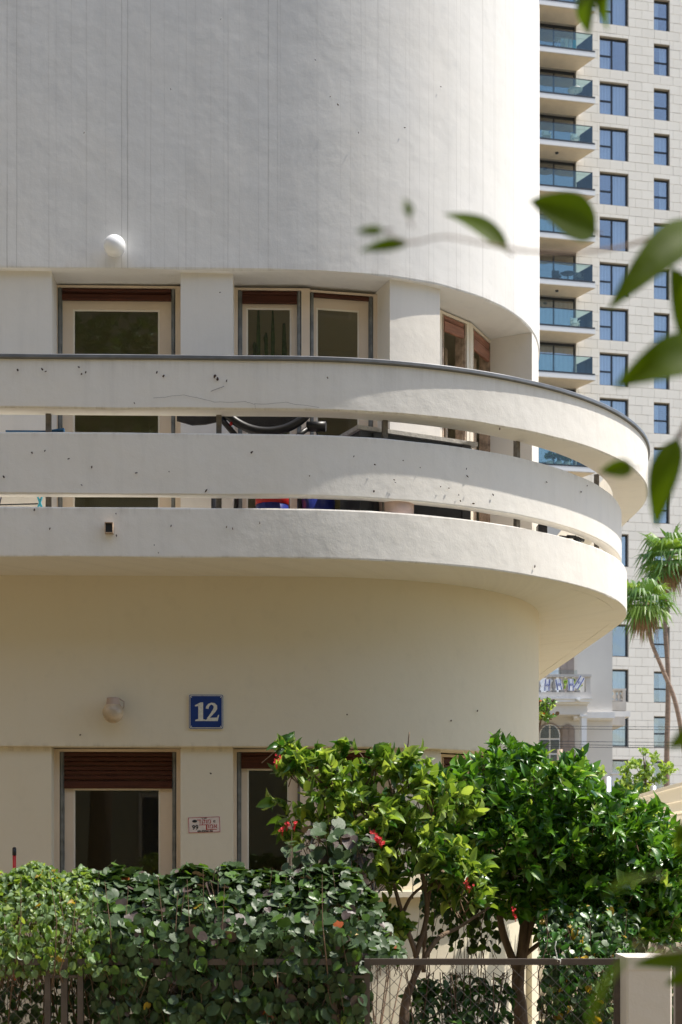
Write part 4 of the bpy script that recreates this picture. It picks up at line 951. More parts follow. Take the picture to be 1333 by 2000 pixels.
stg = MB(); q = P(1090, 1874, DF-0.02); stg.tube([q+Vector((0, 0, -0.012)), q+Vector((-0.003, 0, 0.01)), q+Vector((-0.012, 0, 0.05)), q+Vector((-0.008, -0.01, 0.075))], 0.0018, 5); stg.tube([q+Vector((-0.016, 0, 0.004)), q+Vector((0.012, -0.002, -0.004)), q+Vector((0.01, -0.002, -0.02))], 0.0022, 5)
tag(stg.build('cord', 'cord_white'), 'white cord knotted round the top rail of the fence', 'cord')
# gate pillar and gate post
pl = thing('gate_pillar', 'plastered cream gate pillar with a chipped flat cap at lower right', 'pillar', P(1270, 2000, 5.95)*1)
pl.location.z = 0
po = P(1225, 1650, 5.90); po.z = 0; wp = 89*5.90/FPX; zp = CAMH+(HY-1871)/FPX*5.90
m = MB(); c = 0.008
for sz, off in ((0, 0),):
    pts = [(c, 0), (wp-c, 0), (wp, c), (wp, 0.24-c), (wp-c, 0.24), (c, 0.24), (0, 0.24-c), (0, c)]
    m.prism(pts, po, (RT, FW, XYZ[2]), 0, zp-0.05)
m.build('shaft', 'pillar_plaster', pl)
m = MB(); pts = [(x*1.015-0.0015, y*1.015-0.002) for x, y in pts]; m.prism(pts, po, (RT, FW, XYZ[2]), zp-0.05, zp); m.build('cap', 'pillar_plaster', pl)
m = MB(); go = P(1320, 1650, 5.95); go.z = 0; m.fbox(go, (RT, FW, XYZ[2]), (0, 0, 0), (0.035, 0.035, zp-0.003)); gt = thing('garden_gate', 'dark brown metal gate at the right edge beside the pillar', 'gate', go); m.build('gate_post', 'fence_metal', gt)
m = MB()
for i in range(4): m.fbox(go, (RT, FW, XYZ[2]), (0.04+i*0.12, 0, 0.1), (0.06+i*0.12, 0.02, zp-0.03))
m.fbox(go, (RT, FW, XYZ[2]), (0.035, 0.0, zp-0.03), (0.6, 0.03, zp-0.004)); m.build('gate_leaf', 'fence_metal', gt)

# ------------------------------------------------------------------ corrugated canopy at right
AD = 13.0
aw = thing('canopy', 'pale ribbed canopy sheet sloping up behind the trees at the right edge', 'canopy', upto(P(1333, 1600, AD)))
def sheet(name, rows, mat):
    """rows: list of polylines (pixel x, y, depth) joined as a smooth sheet with ribs and thickness"""
    m = MB(); nC = 40; G = []
    for rw in rows:
        line = []
        for k in range(nC+1):
            f = k/nC*(len(rw)-1); i = min(int(f), len(rw)-2); t = f-i; t2 = t*t*(3-2*t)*0.3+t*0.7
            a, b = rw[i], rw[i+1]; line.append(P(a[0]+(b[0]-a[0])*t, a[1]+(b[1]-a[1])*t2, a[2]+(b[2]-a[2])*t))
        G.append(line)
    b = len(m.v)
    for j, line in enumerate(G):
        for q in line: m.v.append(tuple(q))
    W = nC+1
    for j in range(len(G)-1):
        for k in range(nC): m.f.append((b+j*W+k, b+j*W+k+1, b+(j+1)*W+k+1, b+(j+1)*W+k)); m.m.append(0); m.sm.append(False)
    o = m.build(name, mat, aw); md = o.modifiers.new('thick', 'SOLIDIFY'); md.thickness = 0.002; return o
# seen from below: ribs run along the sheet; rows from the near rim inward
rr_ = []
ys = [(1560, 1527, 1478), (1566, 1534, 1486), (1567, 1536, 1489), (1590, 1562, 1520), (1592, 1564, 1523), (1606, 1582, 1546), (1611, 1588, 1553), (1613, 1590, 1556), (1640, 1622, 1592), (1645, 1628, 1600), (1648, 1631, 1604), (1700, 1690, 1670), (1760, 1755, 1745)]
for i, (a, b, c) in enumerate(ys):
    dd_ = AD-0.02*(i % 2)*1.5+0.02*i
    rr_.append([(1100, a+38, dd_+0.9), (1215, a, dd_+0.4), (1340, b, dd_), (1520, c, dd_-0.5)])
sheet('sheet', rr_, 'awning_sheet')
for x in (1250, 1500):
    m = MB(); q = upto(P(x, 1650, AD+0.5)); m.tube([q, q+XYZ[2]*(1.85 if x < 1400 else 2.2)], 0.03, 10); m.build('post', 'post_metal', aw)
pv = thing('vent_pipe', 'short shiny metal flue pipe standing up above the dark tree', 'pipe', upto(P(1186, 1650, 14)))
m = MB(); q = upto(P(1186, 1650, 14)); m.tube([q, q+XYZ[2]*(CAMH+(HY-1518)/FPX*14)], 0.045, 16); m.build('flue', 'vent_metal', pv)
m = MB(); q = P(1277, 1536, 13.6); m.tube([upto(q), q], 0.03, 12); tag(m.build('vent_pipe', 'vent_metal'), 'tiny metal pipe end above the canopy edge', 'pipe')
# ------------------------------------------------------------------ pale sapling and red-leaved tree in the middle distance
def small_tree(name, label, blobs, d, trunk, n, mats, wts, size, per=5):
    t = thing(name, label, 'tree', upto(P(trunk[0][0], 1700, d)))
    branch(t, [(x, y, d) for x, y in trunk], (0.05, 0.012), 'bark', 'trunk')
    B = [blob(x, y, d, a, b, 0.35) for x, y, a, b in blobs]
    for x, y, a, b in blobs[::2]: branch(t, [(trunk[-2][0], trunk[-2][1], d), ((trunk[-2][0]+x)/2, (trunk[-2][1]+y)/2+4, d), (x, y, d)], (0.012, 0.004), 'bark', 'branch')
    tp, dd = shoots(B, n, 0.1, 0.4, low=-0.9); a_ = shoot_leaves(tp, dd, per, 0.10, size, 0.9, 0.1); leaves(t, 'broad', mats, wts, *a_, nobj=0); return t
small_tree('sapling', 'airy lime green young tree in front of the stone tower beside the palm trunks', [(1240, 1490, 18, 10), (1222, 1500, 14, 12), (1262, 1510, 20, 16), (1250, 1535, 34, 20), (1288, 1520, 14, 12), (1222, 1530, 14, 25), (1262, 1468, 10, 6), (1278, 1478, 8, 6), (1256, 1462, 6, 4), (1300, 1500, 14, 14), (1316, 1505, 8, 8), (1240, 1550, 50, 14), (1270, 1490, 8, 8)],
           30, [(1250, 1700), (1252, 1600), (1262, 1530), (1258, 1480)], 230, ['leaf_fresh', 'leaf_mid_b', 'leaf_pale'], [6, 3, 2], 0.10)
small_tree('red_leaved_tree', 'small tree with green and reddish leaves beside the corner of the house', [(1062, 1385, 16, 18), (1075, 1378, 8, 8), (1060, 1400, 14, 10), (1078, 1400, 6, 6), (1066, 1368, 8, 5), (1050, 1390, 20, 22)], 26, [(1040, 1800), (1042, 1600), (1048, 1450), (1060, 1400)], 60, ['leaf_mid', 'leaf_orange', 'leaf_fresh', 'leaf_bronze'], [5, 0.5, 3, 4], 0.10)
small_tree('round_shrub', 'dark green rounded shrub below the mansion wall behind the citrus tree', [(1165, 1530, 12, 12), (1205, 1545, 14, 14), (1190, 1560, 30, 14), (1170, 1510, 8, 8)], 24, [(1190, 1700), (1190, 1640), (1190, 1600), (1190, 1560)], 110, ['leaf_mid', 'leaf_fresh', 'leaf_pale'], [4, 3, 3], 0.10)

# ------------------------------------------------------------------ palms
def palm(name, label, d, trunk, rad, crown, R0, nf, seed):
    rp = np.random.RandomState(seed)
    t = thing(name, label, 'palm tree', upto(P(trunk[0][0], 1700, d)), 'fan palms by the tower')
    branch(t, [(x, y, d) for x, y in trunk], rad, 'palm_bark', 'trunk', 10)
    c = P(crown[0], crown[1], d)
    for k in range(nf):
        dead = k >= nf-7
        el = rp.uniform(-0.9, -1.4) if dead else (math.asin(np.clip(1-1.75*(k+0.5)/(nf-7), -1, 1))*0.95+rp.uniform(-.1, .1)); az = k*2.39996+rp.uniform(-.2, .2)
        dirv = Vector((math.cos(az)*math.cos(el), math.sin(az)*math.cos(el), math.sin(el)))
        Lp_ = R0*(0.40 if not dead else 0.20)*rp.uniform(0.85, 1.15); hub = c+dirv*Lp_+Vector((0, 0, -0.08*R0 if not dead else -0.05*R0)); m = MB()
        m.tube([c, c+dirv*Lp_*0.6+Vector((0, 0, 0.02*R0)), hub], [0.03, 0.022, 0.014], 4, mi=1, caps=False)
        side = dirv.cross(XYZ[2]); side = side.normalized() if side.length > 0.05 else Vector((1, 0, 0)); nrm = side.cross(dirv).normalized()
        nseg = 21; Lf = R0*(0.74 if not dead else 0.52)*rp.uniform(0.85, 1.1); droop = 0.38 if not dead else 0.6
        for q in range(nseg):
            a = (q/(nseg-1)-0.5)*(R(215) if not dead else R(90)); e = dirv*math.cos(a)+side*math.sin(a); s_ = (dirv*-math.sin(a)+side*math.cos(a)); L_ = Lf*(0.72+0.28*math.cos(a*0.8))*rp.uniform(0.8, 1.15); w_ = L_*0.048
            p0 = hub; pm_ = hub+e*L_*0.55+nrm*0.02; pe = hub+e*L_*0.93+Vector((0, 0, -droop*L_*rp.uniform(0.2, 1.9))); rg = nrm*(w_*0.55)
            m.quad([p0, pm_-s_*w_, pm_+rg*0.8], 0); m.quad([p0, pm_+rg*0.8, pm_+s_*w_], 0); m.quad([pm_-s_*w_, pe, pm_+rg*0.8], 0); m.quad([pm_+rg*0.8, pe, pm_+s_*w_], 0)
        mats = ['dead_frond', 'dead_frond'] if dead else (['leaf_palm', 'leaf_palm_b'] if rp.rand() < 0.6 else ['leaf_palm_b', 'leaf_fresh'])
        m.build('frond', mats, t)
    m = MB(); m.lathe(c+Vector((0, 0, -R0*0.45)), XYZ, [(rad[1], 0), (rad[1]*2.2, R0*0.2), (rad[1]*1.8, R0*0.4), (0, R0*0.5)], 10); m.build('crown_shaft', 'palm_bark', t)
palm('fan_palm', 'taller fan palm with straight pale trunk and brown dead skirt at right edge', 66, [(1302, 1760), (1303, 1500), (1306, 1330), (1300, 1220), (1303, 1150), (1306, 1100)], (0.14, 0.08), (1307, 1085), 1.75, 28, 4)
palm('fan_palm', 'lower fan palm with a curved leaning trunk beside the balcony corner', 62, [(1352, 1760), (1340, 1500), (1322, 1380), (1296, 1310), (1272, 1250), (1262, 1190)], (0.11, 0.075), (1261, 1172), 1.60, 28, 9)

# ------------------------------------------------------------------ old mansion
MD = 52.0
ms = thing('old_mansion', 'grey neoclassical mansion with arched shutters and a balustraded porch balcony', 'house', upto(P(1120, 1650, MD)))
MA = (RT, -FW, XYZ[2])
def mbx(mb, x0, y0, x1, y1, d0, d1, mi=0):
    """box from pixel rectangle at the depth d0 face, running back to depth d1"""
    o = P(0, 1650, d0); o = Vector((o.x, o.y, 0)); k = d0/FPX
    mb.fbox(o, (RT, FW, XYZ[2]), (x0*k, 0, CAMH+(HY-y1)*k), (x1*k, d1-d0, CAMH+(HY-y0)*k), mi)
m = MB(); mbx(m, 700, 1010, 1197, 1735, MD, MD+12); m.build('wall', 'mansion_grey', ms)
m = MB(); mbx(m, 1121, 1391, 1202, 1403, MD-0.25, MD); mbx(m, 1121, 1403, 1198, 1407, MD-0.12, MD); m.build('cornice', 'mansion_white', ms)
# side balcony on the right flank
m = MB(); mbx(m, 1197, 1389, 1232, 1400, MD+1, MD+4); m.build('side_balcony_slab', 'mansion_white', ms)
m = MB(); mbx(m, 1197, 1400, 1222, 1417, MD+1, MD+4); m.build('side_bracket', 'mansion_stone', ms)
m = MB(); mbx(m, 1197, 1345, 1224, 1349, MD+1, MD+1.3); mbx(m, 1197, 1370, 1224, 1388, MD+1, MD+1.3); mbx(m, 1217, 1349, 1223, 1370, MD+1, MD+1.3); m.build('side_parapet', 'mansion_stone', ms)
def baluster(x, y0, y1, d, parent, mat):
    c = upto(P(x, 1650, d)); z0 = CAMH+(HY-y1)*d/FPX; h = (y1-y0)*d/FPX; r = 0.085; m = MB()
    m.lathe(c+XYZ[2]*z0, XYZ, [(r*1.2, 0), (r*1.2, h*0.1), (r*0.6, h*0.16), (r*1.15, h*0.4), (r*0.8, h*0.6), (r*0.5, h*0.78), (r*1.1, h*0.88), (r*1.1, h)], 10); return m.build('baluster', mat, parent)
for x in (1202, 1210): baluster(x, 1349, 1370, MD+1.15, ms, 'mansion_stone')
PD = MD-2.2  # porch front
m = MB(); mbx(m, 900, 1352, 1155, 1363, PD, PD+0.5); m.build('parapet_base', 'mansion_stone', ms)
m = MB(); mbx(m, 900, 1317, 1156, 1322, PD-0.05, PD+0.40); m.build('parapet_coping', 'mansion_stone', ms)
for x in (1074, 1151, 1000, 930): m = MB(); mbx(m, x-4 if x != 1151 else 1145, 1322, x+4 if x != 1151 else 1154, 1352, PD+0.03, PD+0.33); m.build('parapet_pier', 'mansion_stone', ms)
for i in range(16):
    x = 900+i*15.2
    if all(abs(x-q) > 7 for q in (1074, 1149, 1000, 930)): baluster(x, 1322, 1352, PD+0.18, ms, 'mansion_stone')
m = MB(); mbx(m, 900, 1363, 1158, 1365, PD-0.25, MD); mbx(m, 900, 1365, 1155, 1371, PD-0.2, MD); mbx(m, 900, 1371, 1151, 1376, PD-0.08, MD); m.build('porch_cornice', 'mansion_white', ms)
m = MB(); mbx(m, 900, 1376, 1148, 1396, PD, PD+0.7); m.build('entablature', 'mansion_grey', ms)
m = MB(); mbx(m, 900, 1374, 1148, 1377, PD+0.7, MD); m.build('porch_ceiling', 'mansion_stone', ms)
m = MB(); mbx(m, 1134, 1396, 1148, 1400, PD-0.05, PD+0.5); mbx(m, 1137, 1400, 1147, 1500, PD, PD+0.45); mbx(m, 1133, 1500, 1150, 1504, PD-0.08, PD+0.6); mbx(m, 1136, 1504, 1148, 1735, PD-0.02, PD+0.5); m.build('column', 'mansion_white', ms)
def arch(xc, w_, ytop, ybot, d, name, fr, fill, bars, parent, surround=None):
    k = d/FPX; o = P(xc, 1650, d); o = Vector((o.x, o.y, CAMH)); zb = (HY-ybot)*k; r = w_*k/2; zt = (HY-ytop)*k-r
    pts = [(r*math.cos(a), zt+r*math.sin(a)) for a in np.linspace(0, math.pi, 15)]+[(-r, zb), (r, zb)]
    AX = (RT, XYZ[2], -FW)
    m = MB()
    if surround:
        p2 = [(x*1.17, (y-zt)*1.17+zt if y > zt else y) for x, y in pts]; m.prism(p2, o, AX, 0.0, 0.03); m.build('surround', surround, parent); m = MB()
    m.prism(pts, o, AX, 0.01, 0.06); wn_ = m.build(name, fr, parent)
    def inside(x, z): return zb < z < zt or (x*x+(z-zt)**2 < (r*0.92)**2 and z >= zt)
    nx, ny = bars; cw = 2*r/nx; chh = (zt+r-zb)/ny; g_ = 0.03
    for i in range(nx):
        for j in range(ny):
            x0, x1, z0, z1 = -r+i*cw+g_, -r+(i+1)*cw-g_, zb+j*chh+g_, zb+(j+1)*chh-g_
            q = [(x0, z0), (x1, z0), (x1, z1), (x0, z1)]; out = []
            for x, z in [(x0+(x1-x0)*u, z0) for u in (0, 1)]+[(x1, z0+(z1-z0)*u) for u in (0.33, .66, 1)]+[(x1+(x0-x1)*u, z1) for u in (0.25, 0.5, .75, 1)]+[(x0, z1+(z0-z1)*u) for u in (0.33, .66)]:
                if z > zt:
                    rad_ = math.hypot(x, z-zt)
                    if rad_ > r*0.9: x, z = x*r*0.9/rad_, zt+(z-zt)*r*0.9/rad_
                out.append((x, z))
            m = MB(); m.prism(out, o, AX, 0.06, 0.075); m.build('pane' if fill != 'louvre_taupe' else 'louvre_panel', fill, wn_)
arch(1074, 40, 1415, 1560, MD-0.02, 'arched_window', 'mansion_white', 'mansion_glass', (2, 5), ms, 'louvre_taupe')
arch(1110, 26, 1415, 1560, MD-0.02, 'arched_shutter', 'louvre_taupe', 'louvre_taupe', (2, 6), ms)
def flatwin(x0, x1, y0, y1, d, fr, fill, bars, name):
    m = MB(); mbx(m, x0, y0, x1, y1, d-0.06, d); wn_ = m.build(name, fr, ms); nx, ny = bars
    for i in range(nx):
        for j in range(ny):
            a0 = x0+(x1-x0)*i/nx+0.9; a1 = x0+(x1-x0)*(i+1)/nx-0.9; b0 = y0+(y1-y0)*j/ny+0.9; b1 = y0+(y1-y0)*(j+1)/ny-0.9; m = MB(); mbx(m, a0, b0, a1, b1, d-0.075, d-0.06); m.build('pane', fill, wn_)
flatwin(1095, 1122, 1235, 1362, MD, 'louvre_taupe', 'louvre_taupe', (2, 7), 'shutter')
flatwin(1050, 1092, 1235, 1362, MD, 'mansion_white', 'curtain', (3, 6), 'upper_window')
m = MB(); mbx(m, 950, 1309, 1128, 1316.5, PD+0.30, PD+0.32); m.build('glass_screen', 'clear_glass', ms)
m = MB(); q = P(1128, 1368, PD-0.2); m.tube([q, q+Vector((0.0, -0.3, 0.03))], 0.06, 8); cm_ = tag(m.build('security_camera', 'white_paint'), 'small white security camera under the mansion balcony cornice', 'camera')
m = MB(); q = P(1094, 1484, MD-4); m.tube([upto(q), P(1094, 1464, MD-4)], 0.10, 8); tag(m.build('chimney_pipe', 'rusty'), 'reddish brown post end above the hedge before the arched window', 'post')
# flags hung on the balustrade
def flag(x, y0, y1, w_, tilt, label):
    d = PD-0.12; k = d/FPX; o = P(x, y0, d); t = thing('flag', label, 'flag', o, 'blue and white flags on the balustrade'); ca_, sa_ = math.cos(tilt), math.sin(tilt)
    AX = (RT*ca_+XYZ[2]*sa_, XYZ[2]*-ca_+RT*sa_, FW*-1); H = (y1-y0)*k; W = w_*k; n = 10
    def strip(u0, u1, off, mat, name):
        m = MB()
        for i in range(n):
            v0, v1 = i/n, (i+1)/n; wv = lambda v: 0.010*math.sin(v*4+x)
            for uu in range(3):
                a0 = u0+(u1-u0)*uu/3; a1 = u0+(u1-u0)*(uu+1)/3; f = lambda u, v: o+AX[0]*((u-0.5)*W+wv(v))+AX[1]*(v*H)+AX[2]*(off+0.015*math.sin(u*5+v*3+x))
                m.quad([f(a0, v0), f(a1, v0), f(a1, v1), f(a0, v1)])
        m.build(name, mat, t)
    strip(0, 1, 0, 'flag_white', 'cloth'); strip(0.10, 0.24, 0.006, 'flag_blue', 'stripe'); strip(0.76, 0.90, 0.006, 'flag_blue', 'stripe')
    m = MB(); c = o+AX[1]*(H*0.5); rs = W*0.22
    for s0 in (0, math.pi):
        tri = [c+AX[0]*(rs*math.sin(s0+2*math.pi*i/3))+AX[1]*(rs*math.cos(s0+2*math.pi*i/3))+AX[2]*0.035 for i in range(3)]
        for i in range(3): m.tube([tri[i], tri[(i+1) % 3]], rs*0.11, 4)
    m.build('star', 'flag_blue', t)
flag(1069.5, 1327, 1350, 12, 0.0, 'leftmost blue striped flag hanging on the mansion balustrade'); flag(1091, 1327, 1348, 12, 0.12, 'second flag from the left on the mansion balustrade, slightly askew')
flag(1116.5, 1326, 1349, 12, -0.03, 'third flag from the left on the mansion balustrade'); flag(1138, 1322, 1348, 12, -0.5, 'slanting flag at the right corner pier of the mansion balustrade')
pt = thing('balcony_plant', 'green potted plants behind the mansion balustrade', 'plant', P(1105, 1352, PD+1)); tp, dd = shoots([(P(1104, 1335, PD+1), (0.35, 0.2, 0.3)), (P(1125, 1338, PD+1), (0.2, 0.2, 0.25))], 40, 0.1, 0.4); leaves(pt, 'broad', ['leaf_mid_b', 'leaf_yellow', 'leaf_fresh'], [4, 1, 2], *shoot_leaves(tp, dd, 5, .06, .12), nobj=0)
# low white wall in front of the tower
m = MB(); d_ = 48; mbx(m, 1197, 1512, 1222, 1735, d_, d_+0.4); mbx(m, 1195, 1509, 1223, 1512, d_-0.05, d_+0.45); tag(m.build('garden_wall', 'mansion_white'), 'low cream plaster wall with coping right of the mansion', 'wall')
# overhead wires
for i, (ya, yb) in enumerate(((1412, 1414), (1417, 1420), (1441, 1445), (1447, 1452), (1452, 1456))):
    m = MB(); a, b = P(700, ya-4, 38), P(1700, yb+2, 38); pts = []
    for k in range(17): f = k/16; q = a.lerp(b, f); q.z -= 0.25*4*f*(1-f)*0.4; pts.append(q)
    m.tube(pts, 0.007, 4); tag(m.build('overhead_wire', 'charcoal'), ('topmost thin overhead wire crossing in front of the mansion', 'second overhead wire from the top, just under the topmost one', 'middle overhead wire of the five before the mansion', 'fourth overhead wire from the top before the mansion', 'lowest thin overhead wire crossing before the mansion')[i], 'wire', 'overhead wires before the mansion')

# ------------------------------------------------------------------ stone tower
TD = 98.0; TA = 0.18
TO = P(1128, 1650, TD); TO.z = 0; TU = Vector((math.cos(TA), math.sin(TA), 0)); TN = Vector((math.sin(TA), -math.cos(TA), 0)); TX = (TU, TN, XYZ[2])
def u_of(x, off=0.0):
    k = (x-CX)/FPX; o = TO+TN*off; return (k*o.dot(FW)-o.dot(RT))/(TU.dot(RT)-k*TU.dot(FW))
def z_of(y, u, off=0.0): q = TO+TU*u+TN*off; return CAMH+(HY-y)/FPX*q.dot(FW)
tower = thing('apartment_tower', 'tall beige stone clad apartment tower with dark framed windows and glass balconies', 'tower', TO)
FL = 3.105
zb0 = z_of(132, u_of(1172))   # bottom of the row-0 window
c2 = (u_of(1172.5), u_of(1228)); c3 = (u_of(1278.5), u_of(1308.5)); WH = 2.20
c4 = (c3[0]+3.9, c3[1]+3.9+1.0); c5 = (c4[0]+4.4, c4[0]+5.4)
bal = (u_of(1128)-4.9, u_of(1125.5))
cl = (bal[0]-3.4, bal[0]-1.5)
ROWS = range(-4, 17); UL, UR = -12.0, 20.0; ZTOP = zb0+4*FL+4.0
cols = [(cl, WH, 0), (bal, 2.70, -0.001), (c2, WH, 0), (c3, WH-0.08, 0), (c4, WH, 0), (c5, WH, 0)]
m = MB(); u = UL; TH = -0.45
for (a, b), wh, dz in cols:
    m.fbox(TO, TX, (u, TH, 0), (a, -0.03, ZTOP)); u = b
    lo = 0.0
    for r_ in reversed(ROWS):
        z = zb0-r_*FL+dz
        if z < 0.3: continue
        if dz < 0 and r_ > 9.5: continue
        m.fbox(TO, TX, (a, TH, lo), (b, -0.03, z)); lo = z+wh
    m.fbox(TO, TX, (a, TH, lo), (b, -0.03, ZTOP))
m.fbox(TO, TX, (u, TH, 0), (UR, -0.03, ZTOP))
m.build('wall_core', 'tower_back', tower)
m = MB(); m.fbox(TO, TX, (UL, -12, 0), (UL+0.4, TH, ZTOP)); m.fbox(TO, TX, (UR-0.4, -12, 0), (UR, TH, ZTOP)); m.fbox(TO, TX, (UL, -12.4, 0), (UR, -12, ZTOP)); m.fbox(TO, TX, (UL, -12, ZTOP-0.4), (UR, TH, ZTOP))
m.build('rear_walls', 'tower_stone', tower)
m = MB()
for r_ in ROWS: m.fbox(TO, TX, (UL+0.4, -11.9, zb0-r_*FL-0.62), (UR-0.4, TH-0.01, zb0-r_*FL-0.45))
m.build('floor_plate', 'tower_room', tower)
m = MB(); m.fbox(TO, TX, (UL+0.4, -3.0, 0), (UR-0.4, -2.9, ZTOP-0.5)); m.build('core_partition', 'tower_room', tower)
# stone panels: 5 courses a floor in running bond, interrupted by the openings
CH = FL/5; PW = 0.93; JT = 0.020
panels = []; ncr = int(ZTOP/CH)+1; zref = zb0-0.02
def openings_at(z0, z1):
    out = []
    for (a, b), wh, dz in cols:
        for r_ in ROWS:
            z = zb0-r_*FL+dz
            if dz < 0 and r_ > 9.5: continue
            if z < 0.3: continue
            o0, o1 = z-0.03, z+wh+0.03
            if z0 < o1-0.03 and z1 > o0+0.03: out.append((a-0.02, b+0.02, o0, o1)); break
    return sorted(out)
k0 = math.floor(-zref/CH)+1
for k in range(k0, int((ZTOP-zref)/CH)):
    z0, z1 = zref+k*CH, zref+(k+1)*CH
    if z0 < 0.05: continue
    # split the course where an opening starts or ends inside it
    cuts = [z0, z1]
    for (a, b), wh, dz in cols:
        for r_ in ROWS:
            z = zb0-r_*FL+dz
            for e in (z, z+wh):
                if z0+0.1 < e < z1-0.1 and dz == 0: pass
    ops = openings_at(z0, z1); u = UL+(0.45 if k % 2 else 0.0)
    spans = []; cur = UL
    for a, b, o0, o1 in ops:
        ov = min(z1, o1)-max(z0, o0)
        full = ov > (z1-z0)-0.05
        spans.append((cur, a, z0, z1)); cur = b
        if not full:
            if o0 > z0+0.05: spans.append((a, b, z0, o0))
            if o1 < z1-0.05: spans.append((a, b, o1, z1))
    spans.append((cur, UR, z0, z1))
    for a, b, y0, y1 in spans:
        g0 = math.floor((a-u)/PW)*PW+u; x = a
        while x < b-0.05:
            nx_ = min(b, g0+PW) if g0+PW > x+0.12 else min(b, g0+2*PW)
            if b-nx_ < 0.12: nx_ = b
            panels.append((x+0.006, nx_-0.006, y0+JT/2, y1-JT/2)); x = nx_; g0 += PW
            if g0+PW <= x: g0 = math.floor((x-u)/PW)*PW+u
vis, rest = [], []
for p_ in panels:
    qx, qy, _ = project(TO+TU*((p_[0]+p_[1])/2)+XYZ[2]*((p_[2]+p_[3])/2))
    (vis if (1130 < qx < 1336 and -5 < qy < 1560) else rest).append((p_, qy))
vis.sort(key=lambda q: -((q[0][1]-q[0][0])*(q[0][3]-q[0][2]))); 
extra = vis[295:]; vis = vis[:295]
pm = {}
for (a, b, z0, z1), _ in vis:
    key = (round(b-a, 2), round(z1-z0, 2))
    if key not in pm:
        mm = MB(); mm.fbox(Vector((0, 0, 0)), TX, (0, -0.029, 0), (key[0]-0.005, 0.0, key[1]-0.005)); o = mm.build('stone_panel', 'tower_stone', tower); pm[key] = o.data
    else: o = link('stone_panel', pm[key], tower)
    q = TO+TU*a+XYZ[2]*z0+TN*rnd.uniform(-0.003, 0.003); o.location = q
m = MB()
for (a, b, z0, z1), _ in extra+rest: m.fbox(TO, TX, (a, -0.029, z0), (b, rnd.uniform(-0.003, 0.003), z1))
m.build('stone_cladding', 'tower_stone', tower, kind='stuff')
# windows
def copyup(src, dz, parent):
    c = src.copy(); COL.objects.link(c); return c
def tower_window(ab, wh, split, rows):
    a, b = ab; z0 = zb0; f = 0.075; D0, D1 = -0.30, -0.22
    m = MB(); m.fbox(TO, TX, (a, D0, z0), (a+f, D1, z0+wh)); m.fbox(TO, TX, (b-f*1.4, D0, z0), (b, D1, z0+wh)); m.fbox(TO, TX, (a+f, D0, z0), (b-f*1.4, D1, z0+f)); m.fbox(TO, TX, (a+f, D0, z0+wh-f*1.2), (b-f*1.4, D1, z0+wh))
    zt_ = z0+wh*0.45; rects = []
    if split:
        mc = a+(b-a)*0.46; m.fbox(TO, TX, (mc-f*0.8, D0, z0+f), (mc+f*0.8, D1, z0+wh-f)); m.fbox(TO, TX, (a+f, D0, zt_-f*0.7), (mc-f*0.8, D1, zt_+f*0.7))
        rects = [(a+f, mc-f*.8, z0+f, zt_-f*.7), (a+f, mc-f*.8, zt_+f*.7, z0+wh-f*1.2), (mc+f*.8, b-f*1.4, z0+f, z0+wh-f*1.2)]
    else:
        m.fbox(TO, TX, (a+f, D0, zt_-f*0.7), (b-f*1.4, D1, zt_+f*0.7)); rects = [(a+f, b-f*1.4, z0+f, zt_-f*.7), (a+f, b-f*1.4, zt_+f*.7, z0+wh-f*1.2)]
    w0 = m.build('window', 'tower_frame', tower); ps = []
    for r0, r1, q0, q1 in rects: m = MB(); m.fbox(TO, TX, (r0, -0.27, q0), (r1, -0.262, q1)); ps.append(m.build('pane', 'tower_glass', w0))
    cur = []
    for nm, c0_, c1_, mt in (('curtain', a+f, b-f, 'curtain'), ('curtain', a+f, a+(b-a)*0.42, 'curtain'), ('curtain', a+(b-a)*0.5, b-f, 'curtain'), ('blind', a+f, b-f, 'curtain_tan')):
        mm = MB(); nseg = max(4, int((c1_-c0_)/0.11))
        pts = [(c0_+(c1_-c0_)*i/nseg, -0.42-0.035*(i % 2)) for i in range(nseg+1)]
        for i in range(nseg): A, B = pts[i], pts[i+1]; mm.quad([TO+TU*A[0]+TN*A[1]+XYZ[2]*(z0+0.03), TO+TU*B[0]+TN*B[1]+XYZ[2]*(z0+0.03), TO+TU*B[0]+TN*B[1]+XYZ[2]*(z0+wh), TO+TU*A[0]+TN*A[1]+XYZ[2]*(z0+wh)])
        me = bpy.data.meshes.new(nm); me.from_pydata(mm.v, [], mm.f); me.materials.append(MATS[mt]); cur.append((nm, me))
    for r_ in rows:
        if r_ == rows[0]: wr = w0; wr.location = (0, 0, -r_*FL)
        else:
            wr = copyup(w0, 0, tower); wr.location = (0, 0, -r_*FL)
            for p_ in ps: c = p_.copy(); COL.objects.link(c); c.parent = wr
        pick = rnd.choice([0, 0, 0, 1, 1, 2, 2, None]) if r_ < 16 else 3
        if pick is not None:
            o = bpy.data.objects.new(cur[pick][0], cur[pick][1]); COL.objects.link(o); o.parent = wr
rows_ok = [r_ for r_ in ROWS if zb0-r_*FL > 0.3]
for ab, wh, sp in ((c2, WH, True), (c3, WH-0.08, False), (c4, WH, True), (c5, WH, False), (cl, WH, True)): tower_window(ab, wh, sp, rows_ok)
